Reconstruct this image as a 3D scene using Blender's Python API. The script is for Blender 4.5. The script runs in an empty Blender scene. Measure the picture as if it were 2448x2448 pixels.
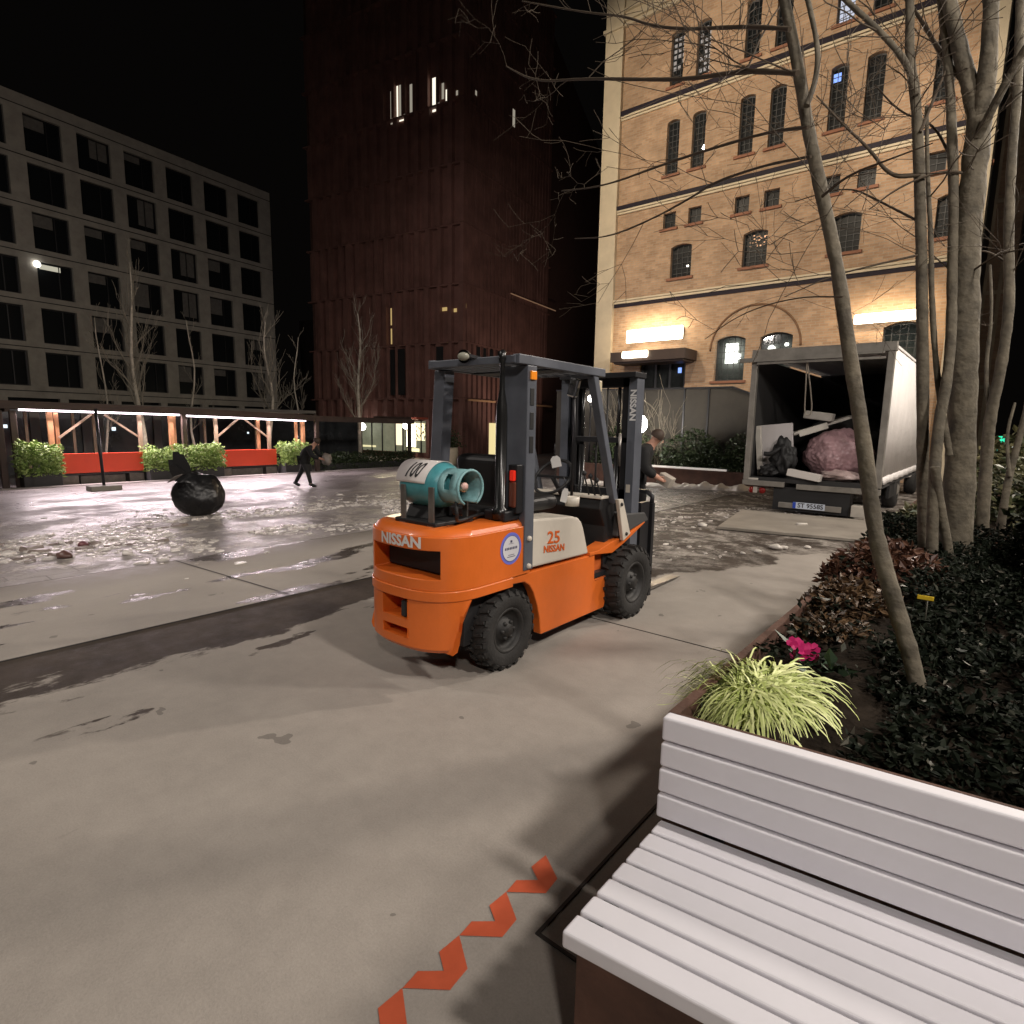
import bpy, bmesh, math, random
import numpy as np
from mathutils import Vector, Matrix, noise
sc = bpy.context.scene
R = math.radians
COL = sc.collection
# ------------------------------------------------------------ camera
H = 1.62; FPX = 1400.0
_az, _pi, _ro = R(39.5), R(8.5), R(1.0)
fw = Vector((-math.sin(_az)*math.cos(_pi), math.cos(_az)*math.cos(_pi), -math.sin(_pi)))
_r0 = Vector((math.cos(_az), math.sin(_az), 0)); _u0 = _r0.cross(fw)
rt = _r0*math.cos(_ro)+_u0*math.sin(_ro); up = -_r0*math.sin(_ro)+_u0*math.cos(_ro)
cd = bpy.data.cameras.new('camera'); cam = bpy.data.objects.new('camera', cd); COL.objects.link(cam)
M = Matrix((rt, up, -fw)).transposed().to_4x4(); M.translation = Vector((0, 0, H)); cam.matrix_world = M
cd.sensor_width = 36; cd.lens = 36*FPX/2448; cd.clip_start = .05; cd.clip_end = 600
sc.camera = cam
# ------------------------------------------------------------ night sky, exposure
w = bpy.data.worlds.new('World'); sc.world = w; w.use_nodes = True
bg = w.node_tree.nodes['Background']; bg.inputs[0].default_value = (.55, .47, .42, 1); bg.inputs[1].default_value = .0032
sc.view_settings.view_transform = 'Standard'; sc.view_settings.look = 'None'
sc.view_settings.exposure = 0; sc.view_settings.gamma = 1
sc.render.engine = 'CYCLES'
sc.cycles.use_denoising = True; sc.cycles.max_bounces = 6; sc.cycles.sample_clamp_indirect = 4
sc.cycles.caustics_reflective = False; sc.cycles.caustics_refractive = False
sc.cycles.use_light_tree = True

def lamp(name, kind, loc, power, col, target=None, size=.3, spot=None, blend=.6, size_y=None):
    l = bpy.data.lights.new(name, kind); l.energy = power; l.color = col
    if kind == 'AREA':
        l.size = size
        if size_y: l.shape = 'RECTANGLE'; l.size_y = size_y
    else: l.shadow_soft_size = size
    if kind == 'SPOT': l.spot_size = R(spot); l.spot_blend = blend
    o = bpy.data.objects.new(name, l); COL.objects.link(o); o.location = loc
    if target is not None:
        o.rotation_euler = (Vector(target)-Vector(loc)).to_track_quat('-Z', 'Y').to_euler()
    return o
FLOOD = (1, .82, .61)
# street lamps of the square and some added fill spots (all stand outside the picture, high up)
lamp('street_and_fill_light', 'SPOT', (4.6, 1.6, 7.2), 1750, (1,.91,.83), (-1.5, 1.8, 0), .35, 150, .5)
lamp('street_and_fill_light', 'SPOT', (5.5, -5.0, 7.8), 1650, (1,.91,.83), (-2.5, 1, 0), .4, 150, .5)
lamp('street_and_fill_light', 'SPOT', (5.0, 8.5, 7.8), 1600, (1,.91,.81), (-2.5, 5, 0), .4, 150, .5)
lamp('street_and_fill_light', 'SPOT', (3.4, 13.5, 8), 3100, (1,.88,.76), (-2.5, 12, 0), .25, 140, .5)
lamp('street_and_fill_light', 'SPOT', (-9.5, -2, 9), 1300, (1,.91,.83), (-7, 4, 0), .5, 72, .9)  # unseen fill lamp, added to lighten the ground left of the forklift
lamp('annex_fill_light', 'SPOT', (-4, 15, 11), 900, (1,.84,.66), (-.7, 26, 9), .3, 50, .6)  # unseen spot added to bring the dark annex wall up
lamp('street_and_fill_light', 'SPOT', (-15, -5, 9), 1900, (1,.90,.82), (-14, 4, 0), .3, 90, .6)
lamp('street_and_fill_light', 'SPOT', (-5, -9, 9), 900, (1,.90,.80), (-7.5, -1, 0), .3, 60, .8)
lamp('tower_fill_light', 'SPOT', (-15, 15.5, 13), 2100, (1,.86,.78), (-31, 36, 7), .4, 75, .8)  # two unseen spots added to brighten the tower faces
lamp('tower_fill_light', 'SPOT', (-24, 8, 9), 650, (1,.86,.80), (-36, 30, 10), .4, 80, .8)
# facade floodlights, added unseen and without fixtures high over the square
for (x, y, z, e, tx) in ((-13.5, 8.5, 13.5, 4000, -10.5), (-6.5, 8.0, 14, 3100, -5.5)):
    lamp('facade_floodlight', 'SPOT', (x, y, z), e, FLOOD, (tx, 22, 10.5), .3, 70, .5)
lamp('building_floodlight', 'SPOT', (-20, -6, 12), 1000, (1,.88,.76), (-49, 10, 13), .4, 80, .8)

# ------------------------------------------------------------ helpers
def ray(vx, vy):
    x, y = vx*1.26708, vy*1.26708
    return fw+rt*((x-1224)/FPX)+up*((1224-y)/FPX)
def atY(vx, vy, Y): d = ray(vx, vy); return Vector((0, 0, H))+d*(Y/d.y)
def atZ(vx, vy, z=0): d = ray(vx, vy); return Vector((0, 0, H))+d*((z-H)/d.z)
def gz(x):  # height of the ground: the square falls gently to the left
    return 0 if x > -5 else (-.04*(-5-x) if x > -30 else -1.0)

def mat(name, col, rough=.6, metal=0, var=0, vscale=4, bump=0, bscale=40, spec=.5, coat=0, emit=None, estr=0, stain=None):
    m = bpy.data.materials.new(name); m.use_nodes = True
    nt = m.node_tree; b = nt.nodes['Principled BSDF']; N = nt.nodes.new; Lk = nt.links.new
    b.inputs['Base Color'].default_value = (*col, 1); b.inputs['Roughness'].default_value = rough
    b.inputs['Metallic'].default_value = metal; b.inputs['Specular IOR Level'].default_value = spec
    b.inputs['Coat Weight'].default_value = coat
    if emit: b.inputs['Emission Color'].default_value = (*emit, 1); b.inputs['Emission Strength'].default_value = estr
    if var or bump or stain:
        tc = N('ShaderNodeTexCoord')
    if var:
        n = N('ShaderNodeTexNoise'); n.inputs['Scale'].default_value = vscale; n.inputs['Detail'].default_value = 6; n.inputs['Roughness'].default_value = .65
        Lk(tc.outputs['Object'], n.inputs['Vector'])
        r = N('ShaderNodeMapRange'); r.inputs[1].default_value = .3; r.inputs[2].default_value = .7
        r.inputs[3].default_value = 1-var; r.inputs[4].default_value = 1+var*.6
        Lk(n.outputs['Fac'], r.inputs[0])
        mx = N('ShaderNodeVectorMath'); mx.operation = 'SCALE'; mx.inputs[0].default_value = col; Lk(r.outputs[0], mx.inputs['Scale'])
        out = mx.outputs[0]
        if stain:
            n2 = N('ShaderNodeTexNoise'); n2.inputs['Scale'].default_value = stain[1]; n2.inputs['Detail'].default_value = 8; n2.inputs['Roughness'].default_value = .7
            Lk(tc.outputs['Object'], n2.inputs['Vector'])
            r2 = N('ShaderNodeMapRange'); r2.inputs[1].default_value = stain[2]; r2.inputs[2].default_value = stain[2]+.12
            Lk(n2.outputs['Fac'], r2.inputs[0])
            mm = N('ShaderNodeMix'); mm.data_type = 'RGBA'; Lk(r2.outputs[0], mm.inputs[0]); Lk(out, mm.inputs[6]); mm.inputs[7].default_value = (*stain[0], 1)
            out = mm.outputs[2]
        Lk(out, b.inputs['Base Color'])
        rr = N('ShaderNodeMapRange'); rr.inputs[3].default_value = max(.03, rough-.12); rr.inputs[4].default_value = min(1, rough+.12)
        Lk(n.outputs['Fac'], rr.inputs[0]); Lk(rr.outputs[0], b.inputs['Roughness'])
    if bump:
        n3 = N('ShaderNodeTexNoise'); n3.inputs['Scale'].default_value = bscale; n3.inputs['Detail'].default_value = 5
        Lk(tc.outputs['Object'], n3.inputs['Vector'])
        bp = N('ShaderNodeBump'); bp.inputs['Strength'].default_value = bump; bp.inputs['Distance'].default_value = .02
        Lk(n3.outputs['Fac'], bp.inputs['Height']); Lk(bp.outputs[0], b.inputs['Normal'])
    return m
def emis(name, col, s):
    m = bpy.data.materials.new(name); m.use_nodes = True; nt = m.node_tree; nt.nodes.clear()
    e = nt.nodes.new('ShaderNodeEmission'); e.inputs[0].default_value = (*col, 1); e.inputs[1].default_value = s
    o = nt.nodes.new('ShaderNodeOutputMaterial'); nt.links.new(e.outputs[0], o.inputs[0]); return m
def glass(name, tint=(.5, .5, .5), tr=.75, rough=.05):
    m = bpy.data.materials.new(name); m.use_nodes = True; nt = m.node_tree; nt.nodes.clear(); N = nt.nodes.new
    t = N('ShaderNodeBsdfTransparent'); t.inputs[0].default_value = (*tint, 1)
    g = N('ShaderNodeBsdfGlossy'); g.inputs['Roughness'].default_value = rough
    x = N('ShaderNodeMixShader'); x.inputs[0].default_value = 1-tr
    nt.links.new(t.outputs[0], x.inputs[1]); nt.links.new(g.outputs[0], x.inputs[2])
    o = N('ShaderNodeOutputMaterial'); nt.links.new(x.outputs[0], o.inputs[0]); return m

def wmat(o):
    m = Matrix.Translation(o.location) @ o.rotation_euler.to_matrix().to_4x4()
    return wmat(o.parent) @ m if o.parent else m
def tag(o, label=None, cat=None, group=None, kind=None):
    if label: o['label'] = label
    if cat: o['category'] = cat
    if group: o['group'] = group
    if kind: o['kind'] = kind
    return o
def thing(name, label, cat, loc=(0, 0, 0), rz=0, group=None):
    o = bpy.data.objects.new(name, None); COL.objects.link(o); o.location = loc; o.rotation_euler = (0, 0, rz); o.empty_display_size = .1
    return tag(o, label, cat, group)
def copy_tree(o, parent=None):
    c = o.copy(); COL.objects.link(c); c.parent = parent
    for ch in list(o.children): copy_tree(ch, c)
    return c
class MB:
    def __init__(s): s.v = []; s.f = []; s.sm = []
    def add(s, vs, fs, smooth=False):
        k = len(s.v); s.v += [Vector(p) for p in vs]; s.f += [tuple(i+k for i in f) for f in fs]; s.sm += [smooth]*len(fs); return s
    def box(s, a, b, rz=0, piv=None, rot=None):
        x0, y0, z0 = [min(a[i], b[i]) for i in range(3)]; x1, y1, z1 = [max(a[i], b[i]) for i in range(3)]
        vs = [Vector(p) for p in ((x0,y0,z0),(x1,y0,z0),(x1,y1,z0),(x0,y1,z0),(x0,y0,z1),(x1,y0,z1),(x1,y1,z1),(x0,y1,z1))]
        if rz or rot is not None:
            p = Vector(piv) if piv is not None else Vector(((x0+x1)/2, (y0+y1)/2, (z0+z1)/2))
            m = rot if rot is not None else Matrix.Rotation(rz, 3, 'Z')
            vs = [p+m@(q-p) for q in vs]
        return s.add(vs, [(0,3,2,1),(4,5,6,7),(0,1,5,4),(1,2,6,5),(2,3,7,6),(3,0,4,7)])
    def bar(s, p, q, wd, ht, upv=(0, 0, 1)):  # rectangular bar between two points
        p, q = Vector(p), Vector(q); d = (q-p).normalized(); a = d.cross(Vector(upv))
        if a.length < 1e-3: a = d.cross(Vector((1, 0, 0)))
        a.normalize(); b = a.cross(d); a *= wd/2; b *= ht/2
        vs = [p-a-b, p+a-b, p+a+b, p-a+b, q-a-b, q+a-b, q+a+b, q-a+b]
        return s.add(vs, [(0,3,2,1),(4,5,6,7),(0,1,5,4),(1,2,6,5),(2,3,7,6),(3,0,4,7)])
    def tube(s, pts, rad, n=8, cap=True):
        pts = [Vector(p) for p in pts]
        if not hasattr(rad, '__len__'): rad = [rad]*len(pts)
        vs = []; t0 = (pts[1]-pts[0]).normalized(); a = t0.orthogonal().normalized()
        for i, p in enumerate(pts):
            t = (pts[min(i+1, len(pts)-1)]-pts[max(i-1, 0)]).normalized()
            a = (a-t*a.dot(t)); a = a.normalized() if a.length > 1e-5 else t.orthogonal().normalized(); b = t.cross(a)
            for j in range(n):
                th = 2*math.pi*j/n; vs.append(p+(a*math.cos(th)+b*math.sin(th))*rad[i])
        fs = []
        for i in range(len(pts)-1):
            for j in range(n):
                k = i*n; fs.append((k+j, k+(j+1) % n, k+n+(j+1) % n, k+n+j))
        s.add(vs, fs, True)
        if cap: 
            k = len(pts)-1
            s.f.append(tuple(len(s.v)-n*len(pts)+j for j in range(n-1, -1, -1))); s.sm.append(False)
            s.f.append(tuple(len(s.v)-n+j for j in range(n))); s.sm.append(False)
        return s
    def lathe(s, prof, o, ax, n=28, smooth=True):  # prof: (radius, along axis)
        o = Vector(o); ax = Vector(ax).normalized(); a = ax.orthogonal().normalized(); b = ax.cross(a); vs = []
        for r, h in prof:
            for j in range(n):
                th = 2*math.pi*j/n; vs.append(o+ax*h+(a*math.cos(th)+b*math.sin(th))*r)
        fs = [(i*n+j, i*n+(j+1) % n, (i+1)*n+(j+1) % n, (i+1)*n+j) for i in range(len(prof)-1) for j in range(n)]
        return s.add(vs, fs, smooth)
    def prism(s, poly, lo, hi, axis='X'):  # poly in the other two axes
        f = {'X': lambda a, b, c: (c, a, b), 'Y': lambda a, b, c: (a, c, b), 'Z': lambda a, b, c: (a, b, c)}[axis]
        n = len(poly); vs = [f(a, b, lo) for a, b in poly]+[f(a, b, hi) for a, b in poly]
        return s.add(vs, [tuple(range(n-1, -1, -1)), tuple(range(n, 2*n))]+[(i, (i+1) % n, n+(i+1) % n, n+i) for i in range(n)])
    def build(s, name, m, parent=None, bevel=0, local=False, solid=0, seg=2, fix=True, auto=0):
        me = bpy.data.meshes.new(name); vs = s.v
        if parent is not None and not local:
            im = wmat(parent).inverted(); vs = [im@v for v in vs]
        me.from_pydata([tuple(v) for v in vs], [], s.f); me.polygons.foreach_set('use_smooth', s.sm); me.materials.append(m)
        if fix and len(s.f) < 20000:
            bm = bmesh.new(); bm.from_mesh(me); bmesh.ops.recalc_face_normals(bm, faces=bm.faces); bm.to_mesh(me); bm.free()
        if auto:
            bm = bmesh.new(); bm.from_mesh(me); bmesh.ops.remove_doubles(bm, verts=bm.verts, dist=2e-5); bmesh.ops.recalc_face_normals(bm, faces=bm.faces); bm.to_mesh(me); bm.free()
            me.polygons.foreach_set('use_smooth', [True]*len(me.polygons)); me.set_sharp_from_angle(angle=R(auto))
        o = bpy.data.objects.new(name, me); COL.objects.link(o); o.parent = parent
        if solid: md = o.modifiers.new('solid', 'SOLIDIFY'); md.thickness = solid; md.offset = 0
        if bevel: md = o.modifiers.new('bevel', 'BEVEL'); md.width = bevel; md.segments = seg; md.limit_method = 'ANGLE'; md.angle_limit = R(35)
        return o
def text(s, body, fn, size=1, bold=0, depth=.0, sub=0):
    """lettering: every vertex (u right, v up, w out) is sent through fn"""
    c = bpy.data.curves.new('t', 'FONT'); c.body = body; c.size = size; c.offset = bold; c.extrude = depth; c.align_x = 'CENTER'; c.align_y = 'CENTER'; c.resolution_u = 3
    o = bpy.data.objects.new('t', c); COL.objects.link(o); dg = bpy.context.evaluated_depsgraph_get()
    me = bpy.data.meshes.new_from_object(o.evaluated_get(dg))
    if sub:
        bm = bmesh.new(); bm.from_mesh(me); bmesh.ops.triangulate(bm, faces=bm.faces)
        for _ in range(sub): bmesh.ops.subdivide_edges(bm, edges=[e for e in bm.edges if e.calc_length() > size*.12], cuts=1)
        bm.to_mesh(me); bm.free()
    s.add([fn(v.co.x, v.co.y, v.co.z) for v in me.vertices], [tuple(p.vertices) for p in me.polygons])
    bpy.data.objects.remove(o); bpy.data.meshes.remove(me); return s
rnd = random.Random(7)
def smooth(pts, it=3):
    for _ in range(it):
        q = [pts[0]]
        for a, b in zip(pts, pts[1:]): q += [a*.75+b*.25, a*.25+b*.75]
        pts = q+[pts[-1]]
    return pts

# ------------------------------------------------------------ ground materials
def ground_mat(name, dry, wetc, wet_expr, spots=True, brick=None, slush=None, bumpd=.5, wet_r=.12, spec=.5):
    m = bpy.data.materials.new(name); m.use_nodes = True; nt = m.node_tree; b = nt.nodes['Principled BSDF']; N = nt.nodes.new; Lk = nt.links.new
    b.inputs['Specular IOR Level'].default_value = spec
    tc = N('ShaderNodeTexCoord'); obj = tc.outputs['Object']
    sx = N('ShaderNodeSeparateXYZ'); Lk(obj, sx.inputs[0])
    def ns(scale, det=6, rough=.6, vec=None, dist=0):
        n = N('ShaderNodeTexNoise'); n.inputs['Scale'].default_value = scale; n.inputs['Detail'].default_value = det; n.inputs['Roughness'].default_value = rough; n.inputs['Distortion'].default_value = dist
        Lk(vec or obj, n.inputs['Vector']); return n.outputs['Fac']
    def mt(op, a, c=None, d=None):
        n = N('ShaderNodeMath'); n.operation = op
        for i, v in enumerate((a, c, d)):
            if v is None: continue
            if isinstance(v, (int, float)): n.inputs[i].default_value = v
            else: Lk(v, n.inputs[i])
        return n.outputs[0]
    def ramp(v, lo, hi, a=0, c=1):
        n = N('ShaderNodeMapRange'); n.inputs[1].default_value = lo; n.inputs[2].default_value = hi; n.inputs[3].default_value = a; n.inputs[4].default_value = c; Lk(v, n.inputs[0]); return n.outputs[0]
    def mix(f, a, c):
        n = N('ShaderNodeMix'); n.data_type = 'RGBA'
        if isinstance(f, float): n.inputs[0].default_value = f
        else: Lk(f, n.inputs[0])
        for i, v in ((6, a), (7, c)):
            if isinstance(v, tuple): n.inputs[i].default_value = (*v, 1)
            else: Lk(v, n.inputs[i])
        return n.outputs[2]
    X, Y = sx.outputs[0], sx.outputs[1]
    # stretched noise: puddle shapes run along the path
    mp = N('ShaderNodeMapping'); mp.inputs['Scale'].default_value = (1.6, .55, 1); Lk(obj, mp.inputs[0]); sv = mp.outputs[0]
    wet = wet_expr(X, Y, ns, mt, ramp, sv)
    big = ns(.7, 5); fine = ns(110, 3, .8); mid = ns(7, 7, .7)
    tone = mt('ADD', mt('MULTIPLY', big, .35), mt('ADD', mt('MULTIPLY', mid, .30), mt('MULTIPLY', fine, .35)))
    d = tuple(dry)
    col = mix(ramp(tone, .35, .65), tuple(c*.78 for c in d), tuple(c*1.17 for c in d))
    if spots:
        sp = mt('GREATER_THAN', ns(3.1, 3, .5), .715); col = mix(mt('MULTIPLY', sp, .55), col, tuple(c*.3 for c in d))
    h = mt('ADD', mt('MULTIPLY', fine, .25), mt('MULTIPLY', mid, .5))
    rough = ramp(mid, .2, .8, .62, .85)
    if brick:
        bt = N('ShaderNodeTexBrick'); bt.inputs['Scale'].default_value = 1; bt.inputs['Brick Width'].default_value = brick[0]; bt.inputs['Row Height'].default_value = brick[1]
        bt.inputs['Mortar Size'].default_value = brick[2]; bt.inputs['Mortar Smooth'].default_value = .3; bt.inputs['Color1'].default_value = (0, 0, 0, 1); bt.inputs['Color2'].default_value = (1, 1, 1, 1); bt.inputs['Mortar'].default_value = (.5, .5, .5, 1)
        mp2 = N('ShaderNodeMapping'); mp2.inputs['Rotation'].default_value = (0, 0, R(90)); Lk(obj, mp2.inputs[0])
        jn = N('ShaderNodeTexNoise'); jn.inputs['Scale'].default_value = 1.5; Lk(obj, jn.inputs['Vector'])
        va = N('ShaderNodeVectorMath'); va.operation = 'MULTIPLY_ADD'; Lk(jn.outputs['Color'], va.inputs[0]); va.inputs[1].default_value = (.04, .04, 0); Lk(mp2.outputs[0], va.inputs[2]); Lk(va.outputs[0], bt.inputs['Vector'])
        per = N('ShaderNodeSeparateColor'); Lk(bt.outputs['Color'], per.inputs[0])
        h = mt('ADD', h, mt('MULTIPLY', mt('SUBTRACT', 1, bt.outputs['Fac']), 3.0)); h = mt('ADD', h, mt('MULTIPLY', per.outputs[0], 1.6))
        col = mix(ramp(per.outputs[0], 0, 1, 0, .4), col, tuple(c*.6 for c in d)); col = mix(mt('MULTIPLY', bt.outputs['Fac'], .7), col, tuple(c*.3 for c in d))
    wn = ramp(ns(2.2, 7, .7), .35, .65); col = mix(wet, col, mix(wn, tuple(c*.8 for c in wetc), tuple(c*1.5 for c in wetc)))
    wr = ramp(mid, .3, .75, wet_r, wet_r+.28)
    if brick: wr = mt('ADD', wr, mt('MULTIPLY', per.outputs[0], .12))
    n = N('ShaderNodeMix'); Lk(wet, n.inputs[0]); Lk(rough, n.inputs[2]); Lk(wr, n.inputs[3]); rough = n.outputs[0]
    if slush:
        s1 = slush(X, Y, ns, mt, ramp, sv)
        sc_ = mix(ramp(ns(18, 6, .8), .35, .7), (.20, .175, .15), (.62, .57, .52)); col = mix(s1, col, sc_)
        n = N('ShaderNodeMix'); Lk(s1, n.inputs[0]); Lk(rough, n.inputs[2]); n.inputs[3].default_value = .42; rough = n.outputs[0]
        h = mt('ADD', h, mt('MULTIPLY', s1, mt('ADD', 1.2, mt('MULTIPLY', ns(16, 6, .75), 4))))
    Lk(col, b.inputs['Base Color']); Lk(rough, b.inputs['Roughness'])
    bp = N('ShaderNodeBump'); bp.inputs['Strength'].default_value = bumpd; bp.inputs['Distance'].default_value = .012; Lk(h, bp.inputs['Height']); Lk(bp.outputs[0], b.inputs['Normal'])
    return m
def melt(X, Y, ns, mt, ramp, a, lo, hi):   # melt-water zone beyond the forklift
    n = mt('MULTIPLY', mt('SUBTRACT', ns(.9, 7, .65), .5), 4.5)
    return mt('MULTIPLY', ramp(mt('ADD', mt('ADD', Y, mt('MULTIPLY', X, -2.56)), mt('MULTIPLY', n, 1.3)), lo, hi), ramp(mt('ADD', Y, n), a, a+.3))
def path_wet(X, Y, ns, mt, ramp, sv):
    e = mt('ADD', X, mt('MULTIPLY', mt('SUBTRACT', ns(1.3, 8, .66, sv), .5), 2.6))
    gut = ramp(e, -4.08, -4.18)
    far = mt('MULTIPLY', melt(X, Y, ns, mt, ramp, 5.0, 12.7, 13.0), ramp(ns(1.5, 9, .72), .38, .50))
    pud = mt('MULTIPLY', ramp(ns(1.1, 8, .6, sv), .635, .65), mt('MULTIPLY', ramp(X, -2.4, -3.2), ramp(Y, .3, .8)))
    return mt('MULTIPLY', mt('MINIMUM', mt('ADD', gut, mt('ADD', far, pud)), 1), .95)
def path_slush(X, Y, ns, mt, ramp, sv):
    return mt('MULTIPLY', melt(X, Y, ns, mt, ramp, 5.3, 13.1, 14.5), ramp(ns(2.6, 10, .78), .49, .60))
def band_wet(X, Y, ns, mt, ramp, sv):
    p = ramp(ns(.85, 8, .62, sv), .575, .59)
    q = mt('MULTIPLY', ramp(mt('ADD', Y, mt('MULTIPLY', mt('SUBTRACT', ns(.8, 6), .5), 3)), 5.6, 6.2), ramp(ns(1.3, 8, .66), .36, .42))
    return mt('MULTIPLY', mt('MINIMUM', mt('ADD', mt('ADD', p, q), ramp(X, -6.7, -7.5, .05, .5)), 1), .95)
def band_slush(X, Y, ns, mt, ramp, sv): return mt('MULTIPLY', ramp(Y, 5.8, 8), ramp(ns(2.5, 10, .78), .48, .60))
def plaza_wet(X, Y, ns, mt, ramp, sv): return mt('ADD', ramp(ns(.7, 8, .68), .42, .52, .2, .9), ramp(ns(3, 6, .7), .5, .6, 0, .1))
def plaza_slush(X, Y, ns, mt, ramp, sv):
    e = mt('ADD', X, mt('MULTIPLY', mt('SUBTRACT', ns(.6, 5), .5), 5))
    reg = mt('MULTIPLY', ramp(e, -7.0, -8.2), ramp(e, -15, -12))
    return mt('MULTIPLY', reg, ramp(ns(2.4, 9, .8), .515, .545))
m_path = ground_mat('path concrete', (.330, .30, .267), (.040, .030, .024), path_wet, slush=path_slush, wet_r=.5, spec=.16)
m_band = ground_mat('slab concrete', (.32, .29, .255), (.042, .034, .028), band_wet, wet_r=.16, spec=.4, slush=band_slush)
m_plaza = ground_mat('plaza stone', (.36, .33, .32), (.17, .153, .147), plaza_wet, spots=False, brick=(.62, .33, .008), slush=plaza_slush, bumpd=.7, wet_r=.15)
def sheet(name, m, pts, nx=1):
    me = bpy.data.meshes.new(name); me.from_pydata(pts, [], [tuple(range(i*2, i*2+2))+(i*2+3, i*2+2) for i in range(len(pts)//2-1)]); me.materials.append(m)
    o = bpy.data.objects.new(name, me); COL.objects.link(o); return tag(o, kind='structure')
sheet('path', m_path, [(-4.95, -30, 0), (-4.95, 300, 0), (120, -30, 0), (120, 300, 0)])
sheet('pavement', m_band, [(-7.65, -30, gz(-7.65)), (-7.65, 300, gz(-7.65)), (-5, -30, 0), (-5, 300, 0), (-4.96, -30, 0), (-4.96, 300, 0)])
sheet('ground', m_plaza, [(-300, -60, -1), (-300, 300, -1), (-30, -60, -1), (-30, 300, -1), (-7.66, -60, gz(-7.66)), (-7.66, 300, gz(-7.66))])
m_line = mat('dark_line', (.03, .027, .025), .7)
jb = MB(); 
jb.box((-4.962, -30, -.01), (-4.948, 60, .006))  # joints between the slabs
for yy in (-3.3, 2.78, 8.9, 15):
    jb.add([(-7.63, yy, gz(-7.63)+.004), (-5, yy, .004), (-5, yy+.018, .004), (-7.63, yy+.018, gz(-7.63)+.004)], [(0, 1, 2, 3)])
for yy in (-1.9, 4.15, 10.2): jb.box((-4.1, yy, -.01), (-1.0, yy+.009, .0035))
o = jb.build('paving_line', m_line); tag(o, kind='structure')
jb = MB(); jb.box((-.982, 1.345, -.01), (-.97, 2.6, .005)); jb.box((-.97, 1.345, -.01), (-.6, 1.357, .005))  # thin dark line on the ground beside the bench, turning once
tag(jb.build('paving_line', m_line), kind='structure')
# far light kerb by the pergola
kb = MB(); kb.box((-25.3, -6, -1), (-24.9, 40, gz(-25)+.03)); tag(kb.build('kerb', mat('kerb', (.34, .31, .29), .5, var=.2)), kind='structure')

# ------------------------------------------------------------ facades
def grid_wall(mb, P, u0, u1, z0, z1, ops, rev):
    us = sorted({u0, u1}|{o[0] for o in ops}|{o[1] for o in ops}); zs = sorted({z0, z1}|{o[2] for o in ops}|{o[3] for o in ops})
    for i in range(len(us)-1):
        for j in range(len(zs)-1):
            a, b, c, d = us[i], us[i+1], zs[j], zs[j+1]; mu, mz = (a+b)/2, (c+d)/2
            if any(o[0] < mu < o[1] and o[2] < mz < o[3] for o in ops): continue
            mb.add([P(a, c, 0), P(b, c, 0), P(b, d, 0), P(a, d, 0)], [(0, 1, 2, 3)])
    for o in ops:
        a, b, c, d = o[:4]; rise = o[4] if len(o) > 4 else 0
        n = 10 if rise else 1
        arc = [(a+(b-a)*i/n, d-rise+rise*(1-(2*i/n-1)**2)) for i in range(n+1)] if rise else [(a, d), (b, d)]
        mb.add([P(a, c, 0), P(b, c, 0), P(b, c, rev), P(a, c, rev)], [(0, 1, 2, 3)])
        mb.add([P(a, c, 0), P(a, arc[0][1], 0), P(a, arc[0][1], rev), P(a, c, rev)], [(0, 1, 2, 3)])
        mb.add([P(b, c, 0), P(b, arc[-1][1], 0), P(b, arc[-1][1], rev), P(b, c, rev)], [(0, 1, 2, 3)])
        for i in range(n):
            p, q = arc[i], arc[i+1]
            mb.add([P(*p, 0), P(*q, 0), P(*q, rev), P(*p, rev)], [(0, 1, 2, 3)])
            if rise and d-min(p[1], q[1]) > 1e-6: mb.add([P(*p, 0), P(*q, 0), P(q[0], d, 0), P(p[0], d, 0)], [(0, 1, 2, 3)])
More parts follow.
